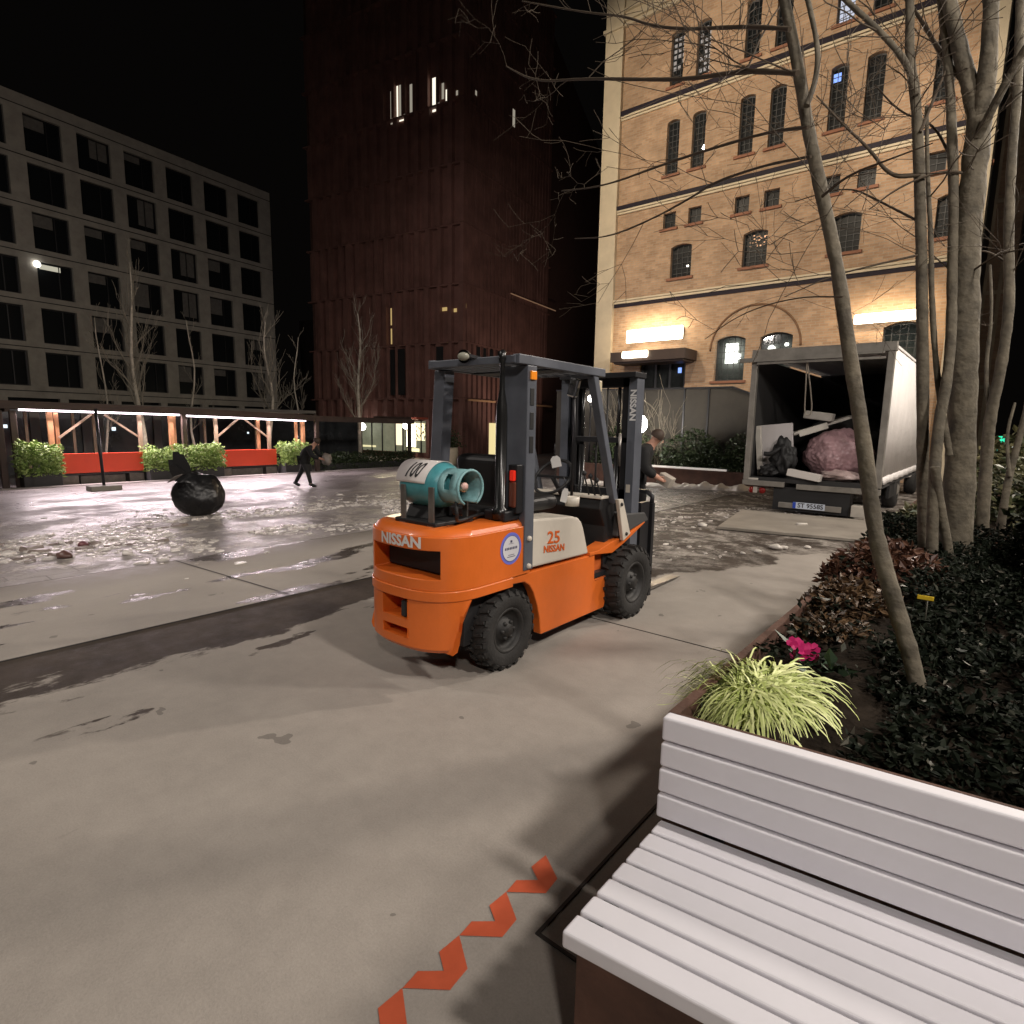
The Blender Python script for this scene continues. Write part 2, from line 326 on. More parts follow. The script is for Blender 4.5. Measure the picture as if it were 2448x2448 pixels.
def brick_mat(name, c1, c2, mo, scale=1.0, rot=None):
    m = bpy.data.materials.new(name); m.use_nodes = True; nt = m.node_tree; b = nt.nodes['Principled BSDF']; N = nt.nodes.new; Lk = nt.links.new
    tc = N('ShaderNodeTexCoord'); sx = N('ShaderNodeSeparateXYZ'); Lk(tc.outputs['Object'], sx.inputs[0])
    ad = N('ShaderNodeMath'); ad.operation = 'ADD'; Lk(sx.outputs[0], ad.inputs[0]); Lk(sx.outputs[1], ad.inputs[1])
    cb = N('ShaderNodeCombineXYZ'); Lk(ad.outputs[0], cb.inputs[0]); Lk(sx.outputs[2], cb.inputs[1])
    bt = N('ShaderNodeTexBrick'); Lk(cb.outputs[0], bt.inputs['Vector']); bt.inputs['Scale'].default_value = scale
    bt.inputs['Brick Width'].default_value = .27; bt.inputs['Row Height'].default_value = .085; bt.inputs['Mortar Size'].default_value = .009
    bt.inputs['Color1'].default_value = (*c1, 1); bt.inputs['Color2'].default_value = (*c2, 1); bt.inputs['Mortar'].default_value = (*mo, 1); bt.inputs['Bias'].default_value = -.1
    n = N('ShaderNodeTexNoise'); n.inputs['Scale'].default_value = 1.3; n.inputs['Detail'].default_value = 8; n.inputs['Roughness'].default_value = .7; Lk(tc.outputs['Object'], n.inputs['Vector'])
    r = N('ShaderNodeMapRange'); r.inputs[1].default_value = .3; r.inputs[2].default_value = .7; r.inputs[3].default_value = .72; r.inputs[4].default_value = 1.2; Lk(n.outputs['Fac'], r.inputs[0])
    v = N('ShaderNodeVectorMath'); v.operation = 'SCALE'; Lk(bt.outputs['Color'], v.inputs[0]); Lk(r.outputs[0], v.inputs['Scale']); Lk(v.outputs[0], b.inputs['Base Color'])
    b.inputs['Roughness'].default_value = .85
    bp = N('ShaderNodeBump'); bp.inputs['Strength'].default_value = .5; bp.inputs['Distance'].default_value = .01; bp.invert = True; Lk(bt.outputs['Fac'], bp.inputs['Height']); Lk(bp.outputs[0], b.inputs['Normal'])
    return m
m_brick = brick_mat('yellow brick', (.50, .335, .215), (.36, .225, .135), (.42, .35, .27))
m_cream = mat('cream plaster', (.62, .54, .40), .8, var=.12, vscale=2, bump=.2, bscale=20)
m_dark = mat('dark metal', (.025, .025, .028), .45, .3)
m_black = mat('black', (.012, .012, .013), .6)
m_pane = mat('dark glass', (.012, .014, .016), .35, spec=.12)
m_room = mat('room dark', (.05, .06, .06), .8, var=.5, vscale=1.5)
FY = 22.0
bb = thing('brick_building', 'tall floodlit yellow brick warehouse with arched windows and cream bands', 'building', (-7.2, FY, 0))
P = lambda u, z, d: (u, FY+d, z)
ops = []; wins = []
pairs = [-10.9, -8.18, -5.36, -2.6]
for x in pairs:
    for dx in (0, 1.0):
        ops.append((x+dx, x+dx+.5, 14.12, 15.96, .08)); wins.append((ops[-1], 'tall', (x, dx)))
        ops.append((x+dx, x+dx+.5, 11.05, 12.96, .08)); wins.append((ops[-1], 'tall', (x, dx)))
        ops.append((x+dx+.03, x+dx+.53, 9.13, 9.70)); wins.append((ops[-1], 'sq', (x, dx)))
    ops.append((x+.42, x+1.25, 7.27, 8.48, .1)); wins.append((ops[-1], 'mid', (x, 0)))
for x in (-8.5, -6.92, -3.2): ops.append((x, x+1.08, 3.35, 4.95, .14)); wins.append((ops[-1], 'ground', (x, 0)))
ops.append((-11.55, -9.62, 2.9, 4.08)); 
mb = MB(); grid_wall(mb, P, -12.87, -1.6, -.6, 22, ops, .22)
mb.build('wall', m_brick, bb, fix=False)
mb = MB(); mb.box((-12.87, FY+.6, -.6), (-1.0, FY+12, 22)); mb.build('core', m_black, bb)
mb = MB(); mb.box((-13.64, FY-.16, -.6), (-12.86, FY+.7, 16.8)); mb.box((-13.72, FY-.24, 16.8), (-12.84, FY+.7, 16.93)); mb.box((-13.64, FY-.16, 16.93), (-12.86, FY+.7, 22)); mb.box((-1.6, FY-.16, -.6), (-1.02, FY+.7, 22)); mb.build('corner_pilaster', m_cream, bb, .01)
mb = MB()
for z in (6.57, 10.02, 13.5): mb.box((-12.87, FY-.07, z), (-1.6, FY+.02, z+.07)); mb.box((-12.87, FY-.11, z+.09), (-1.6, FY+.02, z+.155))
mb.box((-12.87, FY-.05, 16.83), (-1.6, FY+.02, 19)); 
for z in (16.83, 17.02, 17.35): mb.box((-12.87, FY-.14-.05*(z-16.8), z), (-1.6, FY-.04, z+.09))
mb.build('string_course', m_cream, bb)
mb = MB(); navy = mat('dark glazed brick', (.020, .016, .026), .6, var=.3, spec=.2)
mb.box((-12.87, FY-.03, 6.43), (-1.6, FY+.01, 6.57)); mb.box((-12.87, FY-.13, 10.177), (-1.6, FY+.01, 10.33)); mb.box((-12.87, FY-.13, 13.657), (-1.6, FY+.01, 13.83))
mb.build('dark_band', navy, bb)
# relieving arch over the ground floor pair, and brick window heads
mb = MB(); arc = [(-7.13+1.56*math.cos(t), 4.45+1.5*math.sin(t)) for t in [math.pi*i/28 for i in range(29)]]
mb.tube([(x, FY-.012, z) for x, z in arc], .035, 6); mb.build('arch_moulding', mat('arch brick', (.20, .11, .06), .8, var=.3), bb)
m_sill = mat('brick sill', (.28, .13, .08), .8, var=.2)
m_frame = mat('iron window frame', (.05, .055, .06), .5)
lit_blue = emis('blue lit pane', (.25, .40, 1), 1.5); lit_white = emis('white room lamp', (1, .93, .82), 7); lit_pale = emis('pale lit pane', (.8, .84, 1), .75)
m_gl = glass('window glass', (.55, .6, .62), .85)
m_roomlit = mat('room', (.24, .25, .23), .8, var=.4, vscale=2, emit=(.5, .52, .45), estr=.035)
orn = emis('lit ornaments', (1, .55, .3), 1.4)
for (a, b, c, d, *rs), kind, key in wins:
    rise = rs[0] if rs else 0
    f = MB(); n = 10 if rise else 1
    tz = lambda u: d-rise+rise*(1-(2*(u-a)/(b-a)-1)**2) if rise else d
    t = .035
    f.box((a, FY+.16, c), (a+t, FY+.2, tz(a))); f.box((b-t, FY+.16, c), (b, FY+.2, tz(b))); f.box((a+t, FY+.16, c), (b-t, FY+.2, c+t))
    for i in range(n):
        u, v = a+(b-a)*i/n, a+(b-a)*(i+1)/n
        f.add([(u, FY+.16, tz(u)), (v, FY+.16, tz(v)), (v, FY+.16, tz(v)-t*1.5), (u, FY+.16, tz(u)-t*1.5)], [(0, 1, 2, 3)])
    nu, nz = {'tall': (3, 9), 'sq': (2, 2), 'mid': (4, 6), 'ground': (5, 7)}[kind]
    for i in range(1, nu): u = a+(b-a)*i/nu; f.box((u-.009, FY+.165, c), (u+.009, FY+.19, tz(u)-.01))
    for j in range(1, nz): z = c+(d-rise-c)*j/nz; f.box((a, FY+.167, z-.009), (b, FY+.188, z+.009))
    wn = f.build('window', m_frame, bb, fix=False)
    g = MB(); pts = [(a, c), (b, c)]+[(b+(a-b)*i/n, tz(b+(a-b)*i/n)) for i in range(n+1)]
    g.add([(u, FY+.195, z) for u, z in pts], [tuple(range(len(pts)))])
    g.build('pane', m_gl if kind == 'ground' else m_pane, wn)
    s = MB(); s.box((a-.12, FY-.07, c-.09), (b+.1, FY+.15, c-.002)); s.build('sill', m_sill, wn)
    if kind == 'ground':
        r = MB(); r.box((a-.1, FY+.59, c-.1), (b+.1, FY+.595, d+.1)); r.build('room', m_roomlit, wn)
    x, dx = key
    L_ = MB(); lm = None
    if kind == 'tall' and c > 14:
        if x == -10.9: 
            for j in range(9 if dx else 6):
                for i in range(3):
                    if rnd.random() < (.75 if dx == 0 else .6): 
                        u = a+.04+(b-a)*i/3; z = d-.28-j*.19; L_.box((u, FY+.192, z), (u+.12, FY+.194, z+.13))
            lm = mat('pale reflection pane', (.3, .3, .32), .3, emit=(.8, .8, .85), estr=.13 if not dx else .18)  # reflections in the panes, put in as faintly glowing squares
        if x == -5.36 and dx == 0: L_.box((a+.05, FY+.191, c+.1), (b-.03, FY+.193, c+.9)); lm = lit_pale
    if kind == 'tall' and c < 12:
        if x == -10.9 and dx: L_.add([(b-.2, FY+.191, 11.75), (b-.02, FY+.191, 11.62), (b-.02, FY+.191, 11.95)], [(0, 1, 2)]); lm = lit_white
        if x == -5.36 and not dx: L_.box((a+.03, FY+.191, 12.55), (a+.25, FY+.193, 12.8)); lm = lit_blue
    if kind == 'mid' and x == -8.18:
        for k in range(26):
            u, z = rnd.uniform(a+.1, b-.1), rnd.uniform(c+.68, d-.15); L_.box((u, FY+.19, z), (u+.05, FY+.194, z+.03))
        lm = orn
    if kind == 'mid' and x == -10.9: L_.lathe([(.0, 0), (.045, 0)], (a+.62, FY+.19, c+.42), (0, -1, 0), 10); lm = lit_white
    if kind == 'ground' and x == -8.5: L_.box((a+.24, FY+.4, d-.95), (a+.68, FY+.45, d-.22)); L_.box((a+.5, FY+.4, d-.8), (a+.8, FY+.44, d-.6)); lm = lit_white
    if kind == 'ground' and x == -6.92:
        for u, z, r_ in ((.28, .5, .13), (.78, .38, .07)): L_.lathe([(.0, 0), (r_, 0)], (a+u, FY+.45, d-z), (0, -1, 0), 14)
        lm = lit_white
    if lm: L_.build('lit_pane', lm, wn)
# entrance under the canopy
f = MB(); f.box((-11.55, FY+.18, 2.9), (-9.62, FY+.22, 4.08)); dr = f.build('door', mat('door glass', (.04, .045, .045), .1, var=.4, vscale=3), bb)
f = MB(); 
for u in (-11.5, -10.9, -10.3, -9.68): f.box((u-.04, FY+.1, 2.9), (u+.04, FY+.17, 4.08))
f.build('door_frame', m_frame, dr)
f = MB(); f.box((-9.98, FY+.14, 3.72), (-9.85, FY+.17, 3.92)); f.build('door_sign_light', lit_blue, dr)
f = MB(); f.box((-12.3, FY-1.1, 4.13), (-9.2, FY-.005, 4.5)); f.box((-12.2, FY-1.0, 4.06), (-9.3, FY-.02, 4.13)); cp = f.build('canopy', mat('canopy brown', (.06, .04, .032), .6, var=.2), bb)
m_flood = emis('flood lamp glow', (1, .86, .66), 9)
def wall_lamp(x0, x1, z0, z1, label, e, dy=.28):
    t = thing('wall_floodlight', label, 'wall lamp', ((x0+x1)/2, FY, (z0+z1)/2), group='linear floodlights on the brick facade')
    f = MB(); f.box((x0, FY-dy, z0), (x1, FY-dy+.1, z1)); o = f.build('lit_diffuser', m_flood, t, .06)
    f = MB(); f.box((x0+.05, FY-dy+.1, z0+.04), (x1-.05, FY-.02, z1-.04)); f.build('housing', m_dark, t)
    lamp('floodlight_glow', 'AREA', ((x0+x1)/2, FY-dy-.05, (z0+z1)/2), e, (1, .78, .52), ((x0+x1)/2, 18, z0-.5), x1-x0, size_y=z1-z0)
    lamp('floodlight_wash', 'AREA', ((x0+x1)/2, FY-.75, z1+.15), e*.5, (1, .76, .48), ((x0+x1)/2, FY, z1-.3), x1-x0, size_y=.1)
wall_lamp(-12.1, -9.7, 4.95, 5.45, 'largest glowing wall floodlight above the entrance canopy', 110)
wall_lamp(-4.0, -2.15, 4.95, 5.25, 'glowing wall floodlight above the open lorry beside the tree trunks', 70)
wall_lamp(-11.75, -10.65, 4.24, 4.5, 'short glowing floodlight just under the largest one, on the canopy edge', 25, 1.2)
# paler annex to the right
an = thing('brick_annex', 'dim brown brick wing standing right of the yellow warehouse behind the trees', 'building', (-1, 27, 0))
mb = MB(); mb.box((-1.2, 26, -.6), (-.22, 33, 24)); mb.build('wall', brick_mat('brown brick', (.26, .17, .11), (.20, .12, .08), (.2, .15, .1)), an)
mb = MB(); m_pale = mat('annex render', (.30, .24, .17), .8, var=.4, vscale=1.2)
for z in (3.1, 6.2, 9.1, 12.4, 15.2): mb.box((-1.25, 25.93, z), (-.18, 26.0, z+.12))
for x in (-1.02, -.62): mb.box((x, 25.95, -.5), (x+.10, 26.0, 20))
mb.build('pilaster', m_pale, an)

# ------------------------------------------------------------ concrete office block on the left
th = R(9.1); Ld = Vector((-math.sin(th), math.cos(th), 0)); Nd = Vector((math.cos(th), math.sin(th), 0))
ob = thing('concrete_office_block', 'long pale concrete block with a grid of square dark windows', 'building', tuple(Ld*26-Nd*45)[:2]+(0,), th)
def PL(u, z, d, N0=-45): p = Ld*u+Nd*(N0-d); return (p.x, p.y, z)
ops = []
zr = [17.5, 14.72, 11.9, 9.02, 6.2, 3.5]
us = [14.9+2.865*i for i in range(7)]
us = [12.0, 14.95, 17.85, 20.68, 23.5, 26.33, 29.2, 32.05]
for z in zr:
    for u in us: ops.append((u, u+1.97, z, z+2.15))
mb = MB(); grid_wall(mb, PL, 9, 35.1, 2.75, 20.65, ops, .26)
m_conc = mat('pale concrete', (.40, .37, .33), .85, var=.22, vscale=1.2, bump=.2, bscale=8)
mb.build('wall', m_conc, ob, fix=False)
mb = MB(); mb.add([PL(9, -1, .44), PL(35.1, -1, .44), PL(35.1, 2.75, .44), PL(9, 2.75, .44)], [(0, 1, 2, 3)]); mb.build('ground_floor_glazing', m_pane, ob)
mb = MB()
for a, b, c, d in ((9, 35.1, 20.6, 20.65), ):
    mb.add([PL(9, 20.65, 0), PL(35.1, 20.65, 0), PL(35.1, 20.65, 14), PL(9, 20.65, 14)], [(0, 1, 2, 3)])
mb.add([PL(35.1, -1, 0), PL(35.1, -1, 14), PL(35.1, 20.65, 14), PL(35.1, 20.65, 0)], [(0, 1, 2, 3)]); mb.build('roof_and_gable', m_conc, ob, fix=False)
for i in range(9): u = 9+3.2*i; mb = MB(); mb.bar(PL(u, -1, 0), PL(u, 2.75, 0), .45, .45); mb.build('column', m_conc, ob)
mb = MB()
for z in zr+[20.3]: 
    for u in [9]: mb.bar(PL(9, z-.32, -.012), PL(35.1, z-.32, -.012), .03, .05)
mb.build('floor_joint', m_black, ob)
m_blind = mat('window blind', (.16, .15, .14), .7, var=.3)
for i, (a, b, c, d) in enumerate(ops):
    f = MB(); t = .07
    f.bar(PL(a+t/2, c, .22), PL(a+t/2, d, .22), t, t); f.bar(PL(b-t/2, c, .22), PL(b-t/2, d, .22), t, t); f.bar(PL(a, c+t/2, .22), PL(b, c+t/2, .22), t, t); f.bar(PL(a, d-t/2, .22), PL(b, d-t/2, .22), t, t)
    f.bar(PL(a+1.25, c, .22), PL(a+1.25, d, .22), .05, .05)
    wn = f.build('window', m_dark, ob, fix=False)
    g = MB(); g.add([PL(a, c, .25), PL(b, c, .25), PL(b, d, .25), PL(a, d, .25)], [(0, 1, 2, 3)]); g.build('pane', m_pane, wn)
    if rnd.random() < .35:
        h = rnd.uniform(.5, 1.9); v = a+(0 if rnd.random() < .5 else .7)
        g = MB(); g.add([PL(v+.1, d-h, .245), PL(v+1.15, d-h, .245), PL(v+1.15, d-.08, .245), PL(v+.1, d-.08, .245)], [(0, 1, 2, 3)]); g.build('blind', m_blind, wn)
    if abs(c-9.02) < .1 and abs(a-17.85) < .1:
        g = MB(); g.add([PL(a+.2, d-.42, .23), PL(a+1.35, d-.42, .23), PL(a+1.35, d-.12, .23), PL(a+.2, d-.12, .23)], [(0, 1, 2, 3)]); g.build('ceiling_light', emis('office light', (1, .95, .75), .5), wn)
        g = MB(); g.lathe([(.001, .12), (.14, .1), (.2, 0), (.14, -.1), (.001, -.12)], PL(a-.02, d-.22, -.1), Nd, 12); g.build('wall_lamp', emis('lamp globe', (1, .97, .88), 6), wn)
# dark distant block between office and tower
db = thing('distant_building', 'dark distant block with two small lit windows, seen past the office block', 'building', tuple(Ld*50-Nd*47)[:2]+(0,), th)
mb = MB(); mb.prism([tuple((Ld*52+Nd*n)[:2]) if k == 0 else tuple((Ld*62+Nd*n)[:2]) for k, n in ((0, -62), (0, -44), (1, -44), (1, -62))], -1, 14, 'Z'); mb.build('wall', mat('far plaster', (.12, .10, .09), .9, var=.2), db)
mb = MB()
for n_, z in ((-50.5, 5.8), (-47, 5.5)): mb.add([tuple((Ld*51.98+Nd*(n_+dx)))[:2]+(z+dz,) for dx, dz in ((0, 0), (.35, 0), (.35, .8), (0, .8))], [(0, 1, 2, 3)])
mb.build('lit_window', emis('far lit window', (.6, .75, 1), .35), db)

# ------------------------------------------------------------ rust red tower
C0 = Vector((-29.9, 30.5, 0)); TH = 36
tw = thing('rust_red_tower', 'tall dark rust red tower clad in vertical metal fins with a few lit windows', 'building', (C0.x, C0.y, -1), th)
m_cor = mat('rust red cladding', (.21, .105, .086), .65, .1, var=.35, vscale=.6, bump=.15, bscale=3)
TL = lambda u, z, d=0: tuple((C0+Nd*u-Ld*(-d)))[:2]+(z,)   # left face, u<0, d into the building
TR = lambda u, z, d=0: tuple((C0+Ld*u-Nd*d))[:2]+(z,)
def ribs(mb, T, u0, u1, pitch, wd, dep, z0, z1, jit=0):
    n = int(abs(u1-u0)/pitch); s = 1 if u1 > u0 else -1
    prof = [(u0, 0)]
    for i in range(n):
        a = u0+s*pitch*i; w2 = wd*(1+rnd.uniform(-jit, jit)); prof += [(a, 0), (a+s*w2, 0), (a+s*(w2+.02), dep), (a+s*pitch*.99, dep)]
    for i in range(len(prof)-1):
        (a, d), (b, e) = prof[i], prof[i+1]
        if abs(a-b) < 1e-6 and abs(d-e) < 1e-6: continue
        mb.add([T(a, z0, d), T(b, z0, e), T(b, z1, e), T(a, z1, d)], [(0, 1, 2, 3)])
bands = [3.4+3.95*i for i in range(9)]
mb = MB()
zz = [-1.2]+bands
for i in range(len(zz)-1):
    ribs(mb, TL, 0, -15.7, .98 if i % 2 else 1.02, .38, .35, zz[i]+.07, zz[i+1]-.03, .3)
    ribs(mb, TR, 0, 13.2, .52 if i > 1 else .66, .40, .14 if i > 1 else .22, zz[i]+.07, zz[i+1]-.03, .2)
mb.build('fins', m_cor, tw, fix=False)
mb = MB()
for z in bands: mb.bar(TL(.02, z, .18), TL(-15.7, z, .18), .36, .1); mb.bar(TR(0.02, z, .07), TR(13.2, z, .07), .16, .1)
mb.build('floor_band', m_cor, tw)
mb = MB(); m_twd = mat('tower dark wall', (.09, .045, .035), .8, var=.3)
def pr(pts, z0, z1f):
    n = len(pts); vs = [(p[0], p[1], z0) for p in pts]+[(p[0], p[1], z1f(i)) for i, p in enumerate(pts)]
    mb.add(vs, [tuple(range(n-1, -1, -1)), tuple(range(n, 2*n))]+[(i, (i+1) % n, n+(i+1) % n, n+i) for i in range(n)])
pA, pB, pC, pD = TL(-.3, 0, .4), TR(9, 0, .4), TR(25, 0, .4), TR(25, 0, 15)
pE, pF = TR(9, 0, 15), TL(-15.6, 0, .4)
pr([pF, pA, pB, pE], -1.2, lambda i: 38); pr([pB, pC, pD, pE], -1.2, lambda i: (36, 28.6, 28.6, 36)[i])
mb.build('core', m_twd, tw)
lit_w = emis('lit room white', (1, .93, .75), 1.3); lit_y = emis('lit room yellow', (1, .70, .28), .5)
def tlit(T, u0, u1, z0, z1, m, d=.2):
    g = MB(); g.add([T(u0, z0, d), T(u1, z0, d), T(u1, z1, d), T(u0, z1, d)], [(0, 1, 2, 3)]); g.build('lit_window', m, tw, fix=False)
lit_d = emis('lit room dim', (1, .90, .72), .30)
tlit(TL, -6.28, -5.98, 22.9, 25.4, lit_w, .3); tlit(TL, -6.7, -6.4, 23.0, 25.2, lit_d, .3); tlit(TL, -5.9, -5.2, 23.1, 25.4, lit_d, .3); tlit(TL, -4.9, -4.6, 23.3, 25.2, lit_d, .3); tlit(TL, -5.9, -5.2, 23.0, 23.35, lit_w, .29)
tlit(TL, -2.9, -2.6, 22.95, 25.1, lit_w, .32); tlit(TL, -2.5, -2.1, 23.4, 25.0, lit_w, .3); tlit(TL, -2.0, -1.8, 23.5, 24.5, lit_d); tlit(TL, -1.75, -1.5, 23.35, 24.1, lit_w, .32); tlit(TL, -.8, -.6, 23.45, 23.75, lit_d)
tlit(TL, -6.95, -6.7, 8.95, 10.2, lit_y, .3); tlit(TL, -6.95, -6.7, 7.55, 8.7, lit_y, .3); tlit(TL, -2.35, -1.6, 9.6, 9.85, lit_y, .3); tlit(TL, -1.4, -.75, 9.45, 9.7, lit_y, .3)
tlit(TR, .42, .9, 9.7, 10.0, lit_y, .1); tlit(TR, 5.0, 5.1, 9.3, 9.9, lit_y, .1); tlit(TR, 6.3, 6.65, 23.9, 25.1, lit_d, -.02); tlit(TR, 1.3, 1.5, 23.8, 24.1, lit_d, -.02)
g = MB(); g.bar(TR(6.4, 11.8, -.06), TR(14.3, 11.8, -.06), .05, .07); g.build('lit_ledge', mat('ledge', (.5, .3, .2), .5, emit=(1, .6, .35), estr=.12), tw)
g = MB(); g.bar(TR(.6, 3.32, -.1), TR(4.2, 3.32, -.1), .1, .14); g.bar(TR(7.4, 3.3, -.1), TR(14, 3.3, -.1), .1, .14); g.build('door_lintel', mat('lintel', (.5, .3, .16), .6), tw)
for a, b, z0, z1 in ((1.7, 2.2, 6.1, 7.2), (2.6, 3.0, 6.2, 7.2), (3.5, 4, 6.6, 7.2), (4.6, 5.0, 6.7, 7.2)): tlit(TR, a, b, z0, z1, m_black, -.02)
for a, b in ((-6.75, -6.3), (-6.0, -5.3), (-2.35, -1.7)): tlit(TL, a, b, 3.7, 7.1, m_black, -.02)
g = MB(); g.add([TR(3.5, -.9, -.02), TR(4.5, -.9, -.02), TR(4.5, 1.7, -.02), TR(3.5, 1.7, -.02)], [(0, 1, 2, 3)]); g.build('lit_door', emis('lit doorway', (1, .82, .4), .9), tw)
# cafe front at the foot of the tower
TLo = lambda u, z, d: TL(u, z, d)
g = MB(); g.add([TL(-11.3, -.6, -.06), TL(-3.3, -.6, -.06), TL(-3.3, 1.75, -.06), TL(-11.3, 1.75, -.06)], [(0, 1, 2, 3)]); cf = g.build('shop_window', mat('cafe interior', (.12, .13, .1), .7, var=.7, vscale=1.2, emit=(.6, .62, .4), estr=.2), tw)
for u0, u1, z0, z1, c, s in ((-10.6, -9.9, -.2, 1.7, (1, .95, .40), .8), (-5.15, -4.25, -.2, 1.6, (1, .9, .62), 3.0), (-4.25, -3.35, .3, 1.6, (1, .85, .5), 1.0), (-6.2, -5.6, -.1, 1.6, (1, .82, .55), .8), (-9.9, -8.3, -.35, -.2, (1, .9, .5), .5), (-5.1, -3.9, -.55, -.3, (1, .9, .5), .8), (-11.3, -10.8, -.3, 1.6, (.8, .5, .25), .25)):
    g = MB(); g.add([TL(u0, z0, -.09), TL(u1, z0, -.09), TL(u1, z1, -.09), TL(u0, z1, -.09)], [(0, 1, 2, 3)]); g.build('lit_panel', emis('shop light', c, s*1.8), cf, fix=False)
g = MB()
for u in (-9.9, -8.7, -7.6, -6.25, -5.5, -3.7): g = MB(); g.bar(TL(u, -.6, -.11), TL(u, 1.75, -.11), .1, .05); g.build('mullion', m_dark, cf)
g = MB()
for k in range(26):
    u = rnd.uniform(-4.5, -3.3); z = rnd.uniform(.2, 1.5); g.bar(TL(u, z, -.12), TL(u+rnd.uniform(-.12, .12), z+.16, -.12), .03, .05)
g.build('window_plant', m_dark, cf)
g = MB(); g.bar(TL(-7, 1.95, -.7), TL(-3.1, 1.95, -.7), 1.3, .14); g.build('awning', mat('awning red', (.45, .10, .06), .6, var=.2), cf)
lamp('shop_spill', 'AREA', TL(-6, 1.5, -.5), 140, (1, .85, .55), TL(-6, -1, -8), 5, size_y=.6)
def globe_lamp(p, r, label, e, pole=True, str_=12, group=None):
    p = Vector(p); t = thing('globe_lamp', label, 'lamp', (p.x, p.y, gz(p.x)), group=group)
    g = MB(); g.lathe([(r*math.sin(a), -r*math.cos(a)) for a in [math.pi*i/10 for i in range(11)]], p, (0, 0, 1), 16); g.build('globe', emis('globe glow', (1, .95, .88), str_), t)
    if pole: g = MB(); g.tube([(p.x, p.y, gz(p.x)), (p.x, p.y, p.z-r*.9)], .03, 8); g.lathe([(.06, 0), (.06, .12), (.03, .14)], (p.x, p.y, p.z-r-.12), (0, 0, 1), 10); g.build('pole', m_dark, t)
    else: g = MB(); g.lathe([(.05, 0), (.05, .1), (.02, .2)], (p.x, p.y, p.z+r*.85), (0, 0, 1), 10); g.build('bracket', m_dark, t)
    l = lamp('globe_light', 'POINT', (p.x, p.y, p.z), e, (1, .88, .72), None, r*1.05)
    return t
def onplane(vx, vy, p0, n):
    d = ray(vx, vy); c = Vector((0, 0, H)); return c+d*((Vector(p0)-c).dot(n)/d.dot(n))
p = onplane(683, 805, C0-Ld*1.0, Ld); globe_lamp(p, .30, 'round white lamp in front of the cafe windows left of the forklift', 40, str_=9)
p = onplane(766, 803, C0-Ld*1.6, Ld); globe_lamp(p, .26, 'round white lamp at the right end of the pergola by the bright shop window', 40, str_=9)
globe_lamp(atY(1115, 752, 18), .12, 'small round lamp on a thin pole seen through the forklift cab', 40, str_=25)
globe_lamp(atY(1203, 800, 16.6), .30, 'brightest round lamp, low on its pole behind the forklift mast', 330, str_=40)

# ------------------------------------------------------------ pergola terrace
PX = -26.3; GZ = gz(PX)
m_wood = mat('orange timber', (.50, .24, .12), .6, var=.3, vscale=3); m_woodp = mat('pale timber', (.36, .26, .18), .6, var=.25, vscale=3)
m_beam = mat('dark timber', (.075, .05, .04), .7, var=.3, vscale=2)
m_roofp = mat('pergola felt', (.15, .14, .125), .8, var=.3, vscale=1)
pg = thing('pergola', 'long dark timber pergola on orange posts with white light strips under its beam', 'pergola', (PX, 12, GZ))
g = MB(); g.prism([(PX+.12, 2), (PX+.12, 16.4), (PX-3.2, 16.4), (PX-3.2, 2)], 1.98, 2.12, 'Z'); g.build('roof', m_roofp, pg)
g = MB()
for (y0, z0, y1, z1) in ((1.5, 2.03, 10.1, 1.94), (10.1, 1.94, 16.4, 1.75), (16.4, 1.74, 22.6, 1.68)): g.bar((PX+.2, y0, z0), (PX+.2, y1+.01, z1), .16, .27)
for y in (4.6, 10.2, 16.3, 22.4): g.bar((PX+.2, y, 1.85), (PX-3.1, y, 1.88), .14, .2)
g.build('beam', m_beam, pg)
def posts(ys, m, name, wdt=.16, x=PX, sep=0):
    for y in ys: g = MB(); g.box((x-wdt/2, y-wdt/2, GZ), (x+wdt/2, y+wdt/2, 1.8)); g.build(name, m, pg, .01)
posts((4.35, 4.72, 10.2, 16.35, 22.3), m_beam, 'post', .18, PX+.2)
posts((5.78, 9.78, 15.72), m_wood, 'post', .16); posts((6.0, 13.55, 15.45, 9.95, 3.9), m_wood, 'post', .12, PX-.15); posts((8.62, 13.95, 11.55), m_woodp, 'post', .13, PX+.05)
posts((7.1, 7.8, 10.9, 12.2, 14.7, 5.6), m_woodp, 'post', .1, PX-2.6)
for (y0, y1, s) in ((6.0, 8.62, 1), (11.6, 13.9, 1)):
    for a, b in ((y0, y0+1.05), (y1, y1-1.15)): g = MB(); g.bar((PX, a, .85), (PX, b, 1.72), .07, .07); g.build('brace', m_woodp, pg)
led = emis('led strip', (1, .86, .93), 8)
for (y0, z0, y1, z1) in ((4.9, 1.86, 10.05, 1.80), (10.3, 1.77, 15.75, 1.65)):
    g = MB(); g.bar((PX+.22, y0, z0-.03), (PX+.22, y1, z1-.03), .09, .06); g.build('light_strip', led, pg)
    lamp('strip_light', 'AREA', (PX+.3, (y0+y1)/2, (z0+z1)/2-.08), 430, (1, .82, .86), (PX+3.2, (y0+y1)/2, GZ), .12, size_y=y1-y0).rotation_euler = (0, R(-50), 0)
    lamp('strip_light_back', 'AREA', (PX-.1, (y0+y1)/2, (z0+z1)/2-.08), 22, (1, .84, .86), None, .1, size_y=y1-y0).rotation_euler = (0, R(10), 0)
m_red = mat('red panel', (.78, .07, .025), .55, var=.06, vscale=2)
